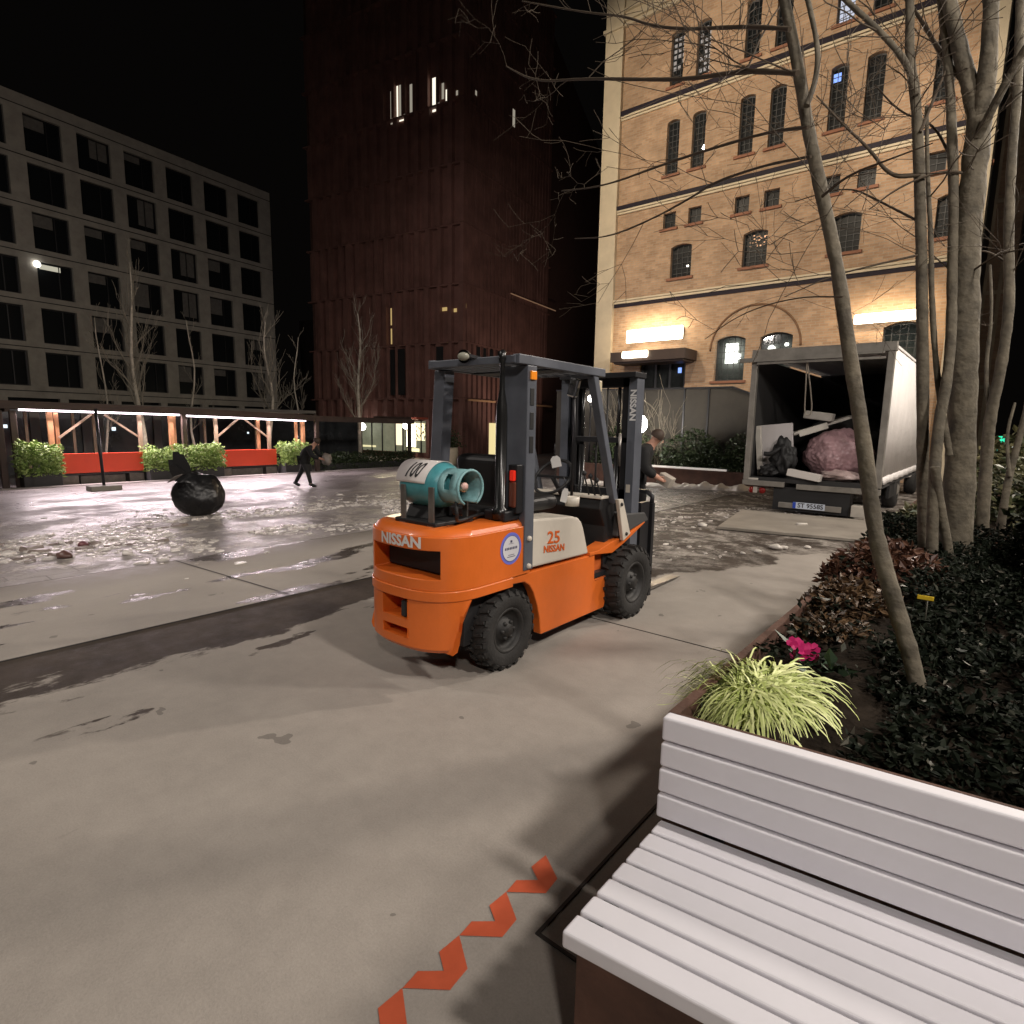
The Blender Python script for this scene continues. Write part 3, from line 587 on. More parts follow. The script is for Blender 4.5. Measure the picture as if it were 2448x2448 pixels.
for (y0, y1, z0, z1, lb) in ((5.9, 8.55, -.42, .30, 'bright red bench back between leafy planters, nearest the left edge'), (11.5, 14.1, -.42, .30, 'bright red bench back under the right light strip of the pergola')):
    t = thing('red_terrace_bench', lb, 'bench', (PX+.25, (y0+y1)/2, GZ), group='red benches of the pergola terrace')
    g = MB(); g.box((PX+.34, y0, z0), (PX+.41, y1, z1)); g.build('back_panel', m_red, t, .01)
    g = MB(); g.box((PX-.25, y0+.02, z0-.02), (PX+.33, y1-.02, z0+.06)); g.build('seat', m_woodp, t)
    g = MB(); g.box((PX-.2, y0, GZ), (PX+.36, y0+.5, z0-.05)); g.box((PX-.2, y1-.5, GZ), (PX+.36, y1, z0-.05)); g.box((PX-.2, y0+.6, GZ), (PX+.2, y1-.6, z0-.12)); g.build('base', mat('stone blocks', (.16, .14, .12), .8, var=.4), t)
    g = MB(); g.box((PX+.30, y0-.02, z0-.08), (PX+.42, y1+.02, z0-.03)); g.build('rail', m_dark, t)
# things behind the pergola
mb = MB(); mb.box((PX-7, 2, GZ-.1), (PX-6.6, 24, 1.9)); sh = mb.build('storefront', mat('dark shopfront', (.05, .055, .06), .25, var=.5, vscale=.7)); tag(sh, 'dark glazed shopfront behind the pergola terrace', 'shopfront')
mb = MB()
for y, z, s in ((5.6, 1.1, .14), (9.6, 1.0, .16), (13.3, -.1, .05), (16.2, .85, .09), (19.2, .6, .12)): mb.box((PX-6.58, y, z), (PX-6.56, y+s, z+s))
mb.build('shop_light', emis('small shop lights', (.8, .93, 1), 1.6), sh)
m_pier = mat('shop pier', (.22, .21, .2), .8)
for y in (6.5, 8.4, 8.9, 11.4, 12.7, 13.6): mb = MB(); mb.box((PX-6.58, y, GZ), (PX-6.5, y+.35, 1.8)); mb.build('pier', m_pier, sh)
# ---------------- leaves
def leaves(name, pts, m, parent=None, size=.04, seed=1, flat=.4, label=None, cat=None, group=None, kind=None, aspect=.5):
    rs = np.random.RandomState(seed); n = len(pts); P_ = np.array([tuple(p) for p in pts])
    if parent is not None:
        im = np.array(wmat(parent).inverted()); P_ = P_@im[:3, :3].T+im[:3, 3]
    d = rs.normal(size=(n, 3)); d[:, 2] = d[:, 2]*flat+.25; d /= np.linalg.norm(d, axis=1)[:, None]
    e = np.cross(d, rs.normal(size=(n, 3))); e /= np.linalg.norm(e, axis=1)[:, None]; nn = np.cross(d, e)
    s = size*rs.uniform(.6, 1.35, n)[:, None]
    V = np.stack([P_, P_+d*s*.5+e*s*aspect*.5+nn*s*.1, P_+d*s, P_+d*s*.5-e*s*aspect*.5+nn*s*.1], 1).reshape(-1, 3)
    me = bpy.data.meshes.new(name); me.from_pydata(V.tolist(), [], np.arange(4*n).reshape(-1, 4).tolist()); me.materials.append(m)
    o = bpy.data.objects.new(name, me); COL.objects.link(o); o.parent = parent
    return tag(o, label, cat, group, kind)
def leaf_mat(name, c1, c2, rough=.45, spec=.3):
    m = bpy.data.materials.new(name); m.use_nodes = True; nt = m.node_tree; b = nt.nodes['Principled BSDF']; N = nt.nodes.new
    g = N('ShaderNodeNewGeometry'); mx = N('ShaderNodeMix'); mx.data_type = 'RGBA'; nt.links.new(g.outputs['Random Per Island'], mx.inputs[0])
    mx.inputs[6].default_value = (*c1, 1); mx.inputs[7].default_value = (*c2, 1); nt.links.new(mx.outputs[2], b.inputs['Base Color']); b.inputs['Roughness'].default_value = rough; b.inputs['Specular IOR Level'].default_value = spec
    return m
m_hedge = leaf_mat('laurel leaf', (.14, .24, .05), (.36, .46, .16)); m_hedged = leaf_mat('dark leaf', (.02, .035, .015), (.05, .07, .03))
m_box = mat('planter grey', (.035, .035, .036), .7, var=.2)
hg = [(4.72, 5.8, 'leftmost leafy green planter by the pergola left post', -.05, .85), (8.6, 9.9, 'leafy green planter between the two red benches, its left half', -.35, .66), (10.3, 11.45, 'tall leafy green planter just left of the right red bench', -.42, .76), (14.25, 15.6, 'leafy green planter right of the right red bench', -.55, .76)]
for k, (y0, y1, lb, zb, zt) in enumerate(hg):
    t = thing('hedge_planter', lb, 'planter', (PX+.5, (y0+y1)/2, GZ), group='leafy planters along the pergola')
    g = MB(); g.box((PX+.2, y0, GZ), (PX+.9, y1, -.35)); g.build('trough', m_box, t, .02)
    pts = []
    while len(pts) < 2600:
        y, z, x = rnd.uniform(y0-.08, y1+.08), rnd.uniform(-.45, zt), rnd.uniform(PX+.1, PX+1.0)
        top = zt-.22+.25*noise.noise(Vector((y*2.2, x*2, k*7)))
        if z < top and noise.noise(Vector((x*4, y*4, z*4+k))) > -.28: pts.append((x, y, z))
    leaves('foliage', pts, m_hedge, t, .13, k+3)
t = thing('low_hedge', 'dark low hedge in front of the cafe right of the pergola lights', 'hedge', (PX, 19, GZ))
pts = [(rnd.uniform(PX-.3, PX+.6), y, rnd.uniform(-.9, .0+.22*noise.noise(Vector((y*1.5, 0, 3))))) for y in np.linspace(16.6, 22.4, 7000)]
leaves('foliage', pts, m_hedged, t, .12, 21)
g = MB(); g.box((PX-.2, 16.7, GZ), (PX+.5, 22.3, -.5)); g.build('trough', m_box, t)
# free-standing pole with concrete foot
p0 = Vector((-21.7, 6.0, gz(-21.7))); t = thing('marker_pole', 'thin dark pole standing in a grey concrete foot on the wet square', 'pole', p0)
g = MB(); g.box(p0+Vector((-.28, -.42, 0)), p0+Vector((.28, .42, .16))); g.build('foot', mat('concrete foot', (.30, .28, .24), .8, var=.2), t, .02)
g = MB(); q = onplane(180, 772, (-22.0, 6, 0), Vector((-.95, .3, 0))); g.tube([p0, q], .045, 8); g.build('pole', m_dark, t)
# white pot with clipped shrub seen over the gas bottle
p0 = Vector((-25.0, 24.6, gz(-25))); t = thing('plant_pot', 'cream round pot with a dark shrub, seen just above the gas bottle', 'plant pot', p0)
q = onplane(848, 868, p0, -fw); q2 = onplane(848, 844, p0, -fw)
g = MB(); g.lathe([(.02, GZ-q.z), (.42, GZ-q.z+.02), (.42, 0), (.52, .3), (.50, q2.z-q.z), (.42, q2.z-q.z), (.01, q2.z-q.z-.05)], q, (0, 0, 1), 20); g.build('pot', m_cream, t)
leaves('foliage', [(q2.x+rnd.gauss(0, .35), q2.y+rnd.gauss(0, .35), q2.z+abs(rnd.gauss(.3, .3))) for _ in range(900)], m_hedged, t, .14, 5)

# ------------------------------------------------------------ bare trees
m_birch = mat('pale birch bark', (.30, .27, .22), .8, var=.3, vscale=6); m_bark = mat('grey green bark', (.135, .115, .082), .85, var=.55, vscale=7, bump=.9, bscale=16, stain=((.07, .058, .042), 6, .55))
m_twig = mat('dark twig', (.075, .055, .036), .85)
def twig(mb, p, d, ln, r, depth, rg, spread=.6, lift=.12, n=5, minr=.0025):
    pts = [p.copy()]; rr = [r]; d = d.normalized(); k = max(3, int(ln/.12) if ln < 1.2 else 9)
    for i in range(k):
        d = (d+Vector((rg.gauss(0, .14), rg.gauss(0, .14), rg.gauss(lift*.4, .12)))).normalized()
        pts.append(pts[-1]+d*ln/k); rr.append(max(minr, r*(1-.8*(i+1)/k)))
    mb.tube(pts, rr, n if r > .008 else 4, False)
    if depth > 0:
        for i in range(1, len(pts)):
            if rg.random() < .22: continue
            for _ in range(1 if rg.random() < .85 else 2):
                a = (pts[i]-pts[i-1]).normalized(); s = a.orthogonal().normalized(); s.rotate(Matrix.Rotation(rg.uniform(0, 6.28), 3, a))
                nd = a*rg.uniform(.45, .9)+s*spread+Vector((0, 0, lift)); twig(mb, pts[i], nd, ln*rg.uniform(.30, .55), max(minr, rr[i]*.55), depth-1, rg, spread, lift, n, minr)
m_bir2 = mat('birch trunk', (.55, .50, .42), .8, var=.35, vscale=6)
birches = [(9.2, 7.9, .12, 'big pale bare birch standing behind the left light strip'), (11.4, 5.9, .06, 'thin bare birch between the two big ones behind the pergola'), (15.0, 6.3, .11, 'pale bare forked birch behind the right end of the light strips'), (16.5, 5.8, .05, 'thin bare birch just right of the forked one'), (20.3, 7.5, .12, 'pale bare birch rising in front of the rust red tower'), (8.0, 5.5, .05, 'thin faint bare birch left of the biggest one')]
for k, (y, top, r, lb) in enumerate(birches):
    x = -28.0; t = thing('birch_tree', lb, 'tree', (x, y, -1), group='bare birches behind the pergola'); rg = random.Random(k+50)
    pts = [Vector((x+.1*math.sin(i*1.1+k), y+.12*math.sin(i*.8+k*2), -1+(top+1)*i/10)) for i in range(11)]
    g = MB(); g.tube(pts, [r*(1-.85*i/10)+.008 for i in range(11)], 8); g.build('trunk', m_bir2, t)
    g = MB(); big = r > .08
    for i in range(3, 11):
        for s in range(2 if big else 1):
            a = rg.uniform(0, 6.28); ln = (2.6 if big else 1.3)*(1.25-i/11)*rg.uniform(.7, 1.2)
            if big and i < 6: a = math.pi/2*(1 if s % 2 else -1)+rg.uniform(-.5, .5)
            twig(g, pts[i], Vector((math.cos(a)*.5, math.sin(a)*.62, 1.0)), ln, r*(.42 if big else .3)*(1.1-i/12), 1 if i > 4 else 2, rg, .4, .25, 5, .006)
    g.build('branches', m_birch, t, fix=False)
lamp('birch_uplight', 'SPOT', (-26.9, 9.6, -.6), 160, (1, .86, .70), (-28, 9.3, 6), .2, 70); lamp('birch_uplight', 'SPOT', (-26.9, 15.3, -.6), 120, (1, .86, .70), (-28, 15, 6), .2, 60)
lamp('birch_uplight', 'SPOT', (-26.6, 20.7, -.6), 160, (1, .80, .62), (-28.2, 20.4, 6), .2, 60); lamp('tower_uplight', 'SPOT', tuple(C0+Nd*6+Ld*5+Vector((0, 0, -.5))), 1250, (1, .76, .62), tuple(C0+Ld*6+Vector((0, 0, 8))), .4, 110, .9)

# ------------------------------------------------------------ forklift
CX = -2.81; SX = -2.39; HW = SX-CX
m_or = mat('orange paint', (.72, .155, .022), .38, 0, var=.10, vscale=3, bump=.05, bscale=60, stain=((.25, .09, .04), 3.2, .63), coat=.15)
m_org = mat('inner orange', (.62, .13, .025), .55, 0, var=.2, vscale=4)
m_wht = mat('cream paint', (.62, .57, .49), .45, 0, var=.08, vscale=4, bump=.03)
m_slate = mat('slate paint', (.115, .125, .15), .45, .1, var=.15, vscale=6)
m_rub = mat('tyre rubber', (.022, .021, .020), .8, 0, var=.35, vscale=12, bump=.25, bscale=50)
m_rim = mat('dusty dark rim', (.034, .033, .032), .6, .3, var=.4, vscale=10)
m_steel = mat('worn steel', (.30, .28, .26), .35, .8, var=.3, vscale=8)
m_seat = mat('seat vinyl', (.012, .012, .013), .5)
fk = thing('forklift', 'orange and cream gas forklift with slate roof guard parked on the concrete path', 'forklift', (CX, 3.5, 0))
def sup(x, a=HW, b=.37, cy=2.64, n=2.6):   # rear outline of the counterweight in plan: y at x
    t = min(1, abs(x-CX)/a); return cy-b*(1-t**n)**(1/n)
def plan(a, b, yf, extra=()):
    xs = sorted({CX+a*math.sin(math.pi/2*i/26) for i in range(-26, 27)}|set(extra))
    pts = [(x, sup(x, a, b)) for x in xs if abs(x-CX) <= a+1e-6]
    return [(CX-a, yf)]+pts+[(CX+a, yf)]
OPX = (-3.06, -2.49); PKX = (-2.93, -2.69)
def shell(mb, levels, yf, holes=(), extra=(), smooth=True):
    """levels: (z, a, b). Rows of the outline; holes: (x0,x1,z0,z1,depth)"""
    rows = []
    for z, a, b in levels:
        pl = plan(HW, .37, yf, extra)   # same parameter for every row
        rows.append([(CX+(x-CX)*a/HW, 2.64-(2.64-y)*b/.37 if y < 2.64 else y, z) for x, y in pl])
    n = len(rows[0])
    for i in range(len(rows)-1):
        for j in range(n-1):
            xm = (rows[0][j][0]+rows[0][j+1][0])/2; zm = (rows[i][j][2]+rows[i+1][j][2])/2
            if any(h[0] < xm < h[1] and h[2] < zm < h[3] and 0 < j < n-2 for h in holes): continue
            mb.add([rows[i][j], rows[i][j+1], rows[i+1][j+1], rows[i+1][j]], [(0, 1, 2, 3)], False)
    for x0, x1, z0, z1, dp in holes:
        y0, y1 = sup(x0), sup(x1); yb = max(y0, y1)+dp
        mb.add([(x0, y0, z0), (x0, yb, z0), (x0, yb, z1), (x0, y0, z1)], [(0, 1, 2, 3)]); mb.add([(x1, y1, z0), (x1, yb, z0), (x1, yb, z1), (x1, y1, z1)], [(0, 1, 2, 3)])
        xs = [p[0] for p in plan(HW, .37, yf, extra) if x0-1e-5 <= p[0] <= x1+1e-5]
        for u, v in zip(xs, xs[1:]):
            for z in (z0, z1): mb.add([(u, sup(u), z), (v, sup(v), z), (v, yb, z), (u, yb, z)], [(0, 1, 2, 3)])
        mb.add([(x0, yb, z0), (x1, yb, z0), (x1, yb, z1), (x0, yb, z1)], [(0, 1, 2, 3)])
    return rows
ex = OPX+PKX
g = MB(); rows = shell(g, [(.62, HW, .37), (.69, HW, .37), (.865, HW, .37), (.95, HW, .37)], 3.10, [(OPX[0], OPX[1], .69, .865, .25)], ex)
g.add(rows[-1], [tuple(range(len(rows[-1])))])
rows = shell(g, [(.9505, HW-.012, .355), (.975, HW-.025, .335), (.992, HW-.055, .30)], 3.06, (), ex); g.add(rows[-1], [tuple(range(len(rows[-1])))])
cw = g.build('counterweight', m_or, fk, .006, auto=32)
g = MB(); rows = shell(g, [(.553, HW+.006, .38), (.618, HW+.006, .38)], 2.915, (), ex)
for r_ in rows: g.add(r_, [tuple(range(len(r_)))])
g.build('belt', m_or, cw, .005, auto=32)
g = MB()
lv = [(.222, .37, 2.395), (.25, .37, 2.405), (.30, .375, 2.425), (.335, .38, 2.43), (.365, .385, 2.44), (.42, .39, 2.45), (.46, .395, 2.46), (.552, HW, 2.53)]
rows = []
for z, a, yf in lv:
    pl = [p for p in plan(HW, .37, 3, ex)[1:-1]]
    kk = .93 if z < .23 else 1.0; rows.append([(CX+(x-CX)*kk, 2.64-(2.64-y)*kk, z) for x, y in pl])
    rows[-1] = [p for p in rows[-1]]
def clipy(r, yf): return [(p[0], min(p[1], yf), p[2]) for p in r]
rows = [clipy(r, l[2]) for r, l in zip(rows, lv)]
pk = [(PKX[0], PKX[1], .46, .552, 0), (PKX[0], PKX[1], .335, .42, 0)]
n = len(rows[0])
hol = [(PKX[0], PKX[1], .42, .552, .13), (PKX[0], PKX[1], .30, .365, .13)]
for i in range(len(rows)-1):
    for j in range(n-1):
        xm = (rows[-1][j][0]+rows[-1][j+1][0])/2; zm = (rows[i][j][2]+rows[i+1][j][2])/2
        if any(h[0] < xm < h[1] and h[2] < zm < h[3] for h in hol): continue
        g.add([rows[i][j], rows[i][j+1], rows[i+1][j+1], rows[i+1][j]], [(0, 1, 2, 3)])
for x0, x1, z0, z1, dp in hol:
    y = sup((x0+x1)/2)+.031
    for x in (x0+.002, x1-.002): g.add([(x, y-.03, z0), (x, y+dp, z0), (x, y+dp, z1), (x, y-.03, z1)], [(0, 1, 2, 3)])
    for z in (z0+.001, z1-.001): g.add([(x0, y-.03, z), (x1, y-.03, z), (x1, y+dp, z), (x0, y+dp, z)], [(0, 1, 2, 3)])
    g.add([(x0, y+dp, z0), (x1, y+dp, z0), (x1, y+dp, z1), (x0, y+dp, z1)], [(0, 1, 2, 3)])
g.add(rows[0], [tuple(range(n))]); g.add([(rows[i][0]) for i in range(len(rows))]+[(rows[i][-1]) for i in range(len(rows)-1, -1, -1)], [tuple(range(2*len(rows)))])
g.build('lower_counterweight', m_or, cw, .005, auto=32)
g = MB(); g.box((PKX[1]-.075, sup(-2.8)+.01, .425), (PKX[1]-.03, sup(-2.8)+.08, .53)); g.build('tow_pin', m_rim, cw, .01)
g = MB(); g.box((OPX[0]+.02, 2.42, .705), (OPX[1]-.02, 2.52, .86)); g.build('grille', m_black, cw)
g = MB(); fnr = lambda u, v, w_: (-2.755+u, sup(-2.755+u)-.0025, .935+v*1.0) if .935+v < .925 else (-2.755+u, sup(-2.755+u, HW-.012, .355)-.004, .935+v)
fnr = lambda u, v, w_: (-2.762+u*1.12, sup(-2.762+u*1.12)-.003, .908+v)
text(g, 'NISSAN', fnr, .092, .0035, 0, 2); g.build('lettering', mat('silver letters', (.70, .68, .66), .4), cw, fix=False)
# round sticker on the side of the counterweight
g = MB(); g.lathe([(0, 0), (.107, 0)], (SX+.0015, 2.894, .818), (1, 0, 0), 32); st = g.build('sticker', mat('sticker blue', (.16, .18, .62), .4), cw, fix=False)
g = MB(); g.lathe([(0, 0), (.086, 0)], (SX+.003, 2.894, .818), (1, 0, 0), 32); g.build('sticker_face', mat('sticker white', (.66, .66, .70), .4), st, fix=False)
g = MB(); 
g.lathe([(.0835, 0), (.0865, 0)], (SX+.0035, 2.894, .818), (1, 0, 0), 32)
for k in range(8): g.box((SX+.0035, 2.832+k*.016, .812), (SX+.0045, 2.841+k*.016, .828))
g.box((SX+.0035, 2.865, .775), (SX+.0045, 2.925, .778)); g.box((SX+.0035, 2.855, .762), (SX+.0045, 2.935, .766)); g.box((SX+.0035, 2.885, .858), (SX+.0045, 2.903, .873)); g.box((SX+.0035, 2.87, .85), (SX+.0045, 2.918, .852)); g.build('sticker_print', mat('print', (.06, .06, .12), .5), st)
# side frames
prof = [(2.925, .618), (3.965, .605), (3.972, .395), (4.222, .380), (4.19, .25), (4.135, .125), (3.262, .127), (3.245, .25), (3.215, .35), (3.165, .46), (3.12, .52), (3.06, .556), (2.925, .566)]
for s in (1, -1):
    g = MB(); a = SX-.01 if s > 0 else 2*CX-SX+.01; g.prism(prof, a, a-.07*s, 'X'); g.build('side_frame', m_or, fk, .008)
    g = MB(); g.prism([(3.875, .602), (3.962, .603), (4.222, .575), (4.40, .625), (4.56, .68), (4.79, .765), (4.785, .78), (4.50, .705), (4.36, .685), (4.25, .68), (4.0, .632), (3.875, .632)], SX if s > 0 else 2*CX-SX, (SX-.14) if s > 0 else 2*CX-SX+.14, 'X'); g.build('fender', m_or, fk, .006)
    g = MB(); a = SX-.075 if s > 0 else 2*CX-SX+.075; g.box((a, 3.93, .36), (a-.015*s, 4.27, .61)); g.box((a+.065*s, 3.975, .382), (a, 4.225, .392)); g.build('step', m_org, fk)
    g = MB(); a = SX-.012 if s > 0 else 2*CX-SX+.012; g.prism([(4.214, 1.03), (4.292, 1.025), (4.445, .715), (4.325, .668)], a+.055*s, a+.02*s, 'X'); pl = g.build('bolted_bracket', m_wht, fk, .006)
    g = MB()
    for (y, z) in ((4.262, .985), (4.365, .725)): g.lathe([(0, .012), (.014, .012), (.016, 0)], (a+.055*s, y, z), (s, 0, 0), 8)
    g.build('bolt', m_rim, pl)
g = MB(); hood = [(3.115, .642), (3.862, .626), (3.775, .845), (3.745, .895), (3.70, .93), (3.62, .95), (3.12, .985)]; g.prism(hood, SX-.004, 2*CX-SX+.004, 'X'); hd = g.build('engine_hood', m_wht, fk, .018, seg=3)
m_let = mat('orange letters', (.68, .13, .02), .45)
g = MB(); fns = lambda u, v, w_: (SX-.0005+w_, 3.378+u, .822+v-.085*u)
text(g, '25', lambda u, v, w_: fns(u*1.28, v, w_), .125, .0012, .002); g2 = MB(); text(g2, 'NISSAN', lambda u, v, w_: (SX-.0005+w_, 3.387+u*1.08, .742+v-.085*u), .071, .0010, .002)
g.build('number_decal', m_let, hd, fix=False); g2.build('lettering', m_let, hd, fix=False)
# chassis, floor, dash
g = MB(); g.box((CX-.33, 2.55, .22), (CX+.33, 4.6, .55)); g.box((CX-.33, 3.2, .2), (CX+.33, 4.2, .60)); g.build('chassis', m_black, fk)
g = MB(); g.box((CX-.40, 3.86, .40), (CX+.40, 4.30, .44)); g.build('floor_plate', m_dark, fk)
g = MB(); g.prism([(4.17, .44), (4.30, .44), (4.36, .70), (4.30, 1.03), (4.10, 1.03), (4.08, .95), (4.17, .80)], CX-.36, CX+.37, 'X'); ds = g.build('dashboard', m_seat, fk, .01)
g = MB(); g.box((CX-.36, 4.08, 1.032), (CX+.38, 4.2, 1.055)); g.build('dash_rim', m_wht, ds, .006)
g = MB(); g.prism([(4.30, .70), (4.86, .78), (4.78, .86), (4.46, .88), (4.32, .90)], SX-.18, SX+.03, 'X'); g.v = [Vector((min(v.x, SX-.0) , v.y, v.z)) for v in g.v]; g.build('cowl', mat('dark grey cowl', (.07, .07, .07), .5), fk, .01)
g = MB(); g.box((CX-.33, 3.28, .98), (CX+.22, 3.72, 1.09)); g.box((CX-.35, 3.16, 1.0), (CX+.16, 3.30, 1.40), rot=Matrix.Rotation(R(8), 3, 'X')); g.build('seat', m_seat, fk, .05, seg=4)
g = MB(); c_ = Vector((CX, 3.93, 1.20)); g.tube([c_+Vector((.17*math.cos(t), .12*math.sin(t), .13*math.sin(t))) for t in [2*math.pi*i/24 for i in range(25)]], .014, 8, False); g.tube([c_, (CX, 4.15, .95)], .022, 8); g.bar(c_-Vector((.16, 0, 0)), c_+Vector((.16, 0, 0)), .02, .02); g.build('steering_wheel', m_black, fk)
g = MB()
for dx, h_ in ((.23, 1.22), (.29, 1.2), (.35, 1.17)): g.tube([(CX+dx, 4.14, 1.03), (CX+dx, 4.05, h_)], .007, 6); g.lathe([(0, 0), (.018, .01), (.02, .03), (0, .05)], (CX+dx, 4.045, h_-.005), (0, 0, 1), 8)
g.build('lever', m_black, fk)
g = MB(); g.tube([(-2.60, 3.9, 1.06), (-2.605, 3.92, 1.6), (-2.61, 3.9, 1.88)], .012, 8); mp = g.build('mirror_stalk', m_dark, fk)
g = MB(); g.box((-2.645, 3.87, 1.84), (-2.565, 3.92, 1.985), rot=Matrix.Rotation(R(14), 3, 'Y')); g.build('mirror', mat('mirror', (.6, .6, .6), .12, .9), mp, .012)
g = MB(); g.lathe([(.03, 0), (.055, .0), (.058, .07), (.05, .072), (.046, .01), (.001, .01)], (-2.525, 3.8, 1.0), (0, 0, 1), 18); g.build('cup_holder', m_wht, fk)
# paper tags
def tagp(c, w_, h_, tilt, lab):
    g = MB(); c = Vector(c); a = Vector((math.cos(R(20)), math.sin(R(20)), 0)); b = Vector((0, 0, 1)); q = Matrix.Rotation(R(tilt), 3, a.cross(b)); 
    pts = [(-w_/2, -h_/2), (w_/2, -h_/2), (w_/2, h_/4), (w_/4, h_/2), (-w_/4, h_/2), (-w_/2, h_/4)]
    g.add([c+q@(a*u+b*v) for u, v in pts], [tuple(range(6))]); o = g.build('paper_tag', mat('paper', (.72, .70, .68), .7), fk, solid=.002, fix=False)
    g = MB(); g.tube([c+q@(b*h_/2), c+Vector((.0, -.02, h_/2+.09))], .003, 5); g.build('string', m_dark, o)
tagp((-2.55, 3.6, 1.35), .075, .085, 14, ''); tagp((-2.53, 3.7, 1.09), .05, .11, -12, '')
# air intake stack at the rear right
g = MB(); ax_ = (-2.49, 2.90); g.lathe([(.001, 1.0), (.055, 1.0), (.055, 1.07), (.038, 1.08), (.038, 1.66), (.034, 1.74), (.018, 1.84), (.016, 2.0), (.024, 2.03), (.022, 2.08), (.001, 2.09)], (ax_[0]+.0, ax_[1], 0), (0, 0, 1), 20); g.build('exhaust_stack', mat('black enamel', (.012, .012, .012), .25), fk)
g = MB(); g.box((-2.60, 2.86, .992), (-2.42, 3.02, 1.06)); g.build('stack_base', m_dark, fk, .01)
# roof guard
g = MB(); g.box((SX-.19, 3.025, .642), (SX+.008, 3.125, 2.0)); rp = g.build('rear_post', m_slate, fk, .006)
g = MB()
for z in (1.49, 1.645, 1.80): g.box((SX+.008, 3.055, z-.055), (SX+.012, 3.095, z+.055))
g.build('slot', m_black, rp, .012); g = MB(); g.box((SX+.0085, 3.048, 1.91), (SX+.022, 3.108, 1.965)); g.build('side_reflector', mat('amber reflector', (.95, .28, .02), .3, emit=(1, .35, .02), estr=.12), rp, .004)
g = MB()
for z in (.67, .86): g.lathe([(0, .014), (.017, .014), (.02, 0)], (SX+.008, 3.075, z), (1, 0, 0), 8)
g.build('bolt', m_wht, rp)
g = MB(); g.bar((-3.30, 3.075, .70), (-3.20, 3.075, 2.0), .11, .10, (0, 1, 0)); g.build('rear_post', m_slate, fk, .006)
for x0, x1 in ((SX-.03, SX-.03), (2*CX-SX+.04, 2*CX-SX+.08)): g = MB(); g.bar((x1, 3.86, 2.0), (x0, 4.255, 1.0), .06, .065, (1, 0, 0)); g.build('front_post', m_slate, fk, .005)
g = MB()
for x in (SX-.015, 2*CX-SX+.04): g.bar((x, 2.93, 2.032), (x, 3.98, 2.02), .055, .06)
for y in (2.95, 3.95): g.bar((2*CX-SX+.04, y, 2.03), (SX-.015, y, 2.03), .06, .05)
g.build('roof_frame', m_slate, fk, .005)
g = MB()
for i in range(7): x = 2*CX-SX+.12+i*.105; g.bar((x, 2.96, 2.025), (x, 3.94, 2.02), .03, .035)
g.bar((CX-.38, 3.45, 2.0), (CX+.38, 3.45, 2.0), .2, .012); g.build('roof_bar', m_dark, fk)
g = MB(); g.lathe([(.001, .02), (.032, .017), (.045, .0), (.042, -.02), (.001, -.025)], (-2.80, 2.86, 2.06), (.25, -1, -.2), 16); g.v = [Vector((v.x, v.y, 2.06+(v.z-2.06)*.62)) for v in g.v]; wl = g.build('work_light', mat('lamp lens', (.36, .36, .29), .15), fk)
g = MB(); g.lathe([(.046, .0), (.038, -.035), (.001, -.05)], (-2.80, 2.865, 2.06), (.25, -1, -.2), 16); g.bar((-2.78, 2.88, 2.07), (-2.72, 2.95, 2.05), .02, .02); g.build('lamp_shell', m_dark, wl)
g = MB(); g.box((-2.50, 3.98, 1.88), (-2.43, 4.03, 1.97)); g.build('work_light', mat('cream lamp', (.6, .52, .35), .4), fk, .012)
g = MB(); g.box((-2.445, 2.93, 1.255), (-2.405, 2.99, 1.325)); tl = g.build('tail_light', mat('red lens', (.8, .03, .015), .25, emit=(1, .04, .02), estr=.25), fk, .008)
g = MB(); g.box((-2.455, 2.935, 1.08), (-2.40, 2.995, 1.25)); g.build('amber_lens', mat('dull amber lens', (.16, .05, .03), .3), tl, .01)
g = MB(); g.box((-2.47, 2.95, 1.04), (-2.395, 3.02, 1.36)); g.build('tail_light_bracket', m_dark, fk, .005)
# wheels
def wheel(c, r, wd, s, name='wheel', lug=22):
    c = Vector(c); ax = (s, 0, 0); h = wd/2
    g = MB(); g.lathe([(r*.55, -h*.8), (r*.80, -h), (r*.93, -h*.92), (r*.985, -h*.6), (r, 0), (r*.985, h*.6), (r*.93, h*.92), (r*.86, h*1.02), (r*.70, h*.98), (r*.60, h*.86), (r*.56, h*.7)], c, ax, 48)
    for k in range(lug):
        for side in (-1, 1):
            t = 2*math.pi*(k+.5*(side > 0))/lug
            a = Vector((0, math.cos(t), math.sin(t))); b = Vector((0, -math.sin(t), math.cos(t)))
            p0_ = c+a*(r*.90)+Vector((s*side*h*.95, 0, 0)); p1_ = c+a*(r*.995)+Vector((s*side*h*.8, 0, 0)); p2_ = c+a*(r*1.0)+Vector((s*side*h*.12, 0, 0))+b*.015
            g.bar(p0_, p1_, .022*r/.3, .035, b); g.bar(p1_, p2_, .02*r/.3, .038*r/.3, a)
    w_ = g.build(name, m_rub, fk)
    g = MB(); g.lathe([(r*.57, h*.75), (r*.60, h*.80), (r*.58, h*.86), (r*.53, h*.84), (r*.50, h*.5), (r*.44, h*.25), (r*.30, h*.28), (r*.26, h*.6), (r*.18, h*.66), (r*.16, h*.82), (r*.001, h*.85)], c, ax, 32)
    g.lathe([(r*.57, h*.75), (r*.5, -h*.5), (r*.001, -h*.5)], c, ax, 32); rim = g.build('rim', m_rim, w_)
    g = MB()
    for k in range(6): t = 2*math.pi*k/6; g.lathe([(.001, .018), (.012, .018), (.014, 0)], c+Vector((s*h*.62, math.cos(t)*r*.215, math.sin(t)*r*.215)), ax, 6)
    g.build('wheel_nuts', m_rim, rim); return w_
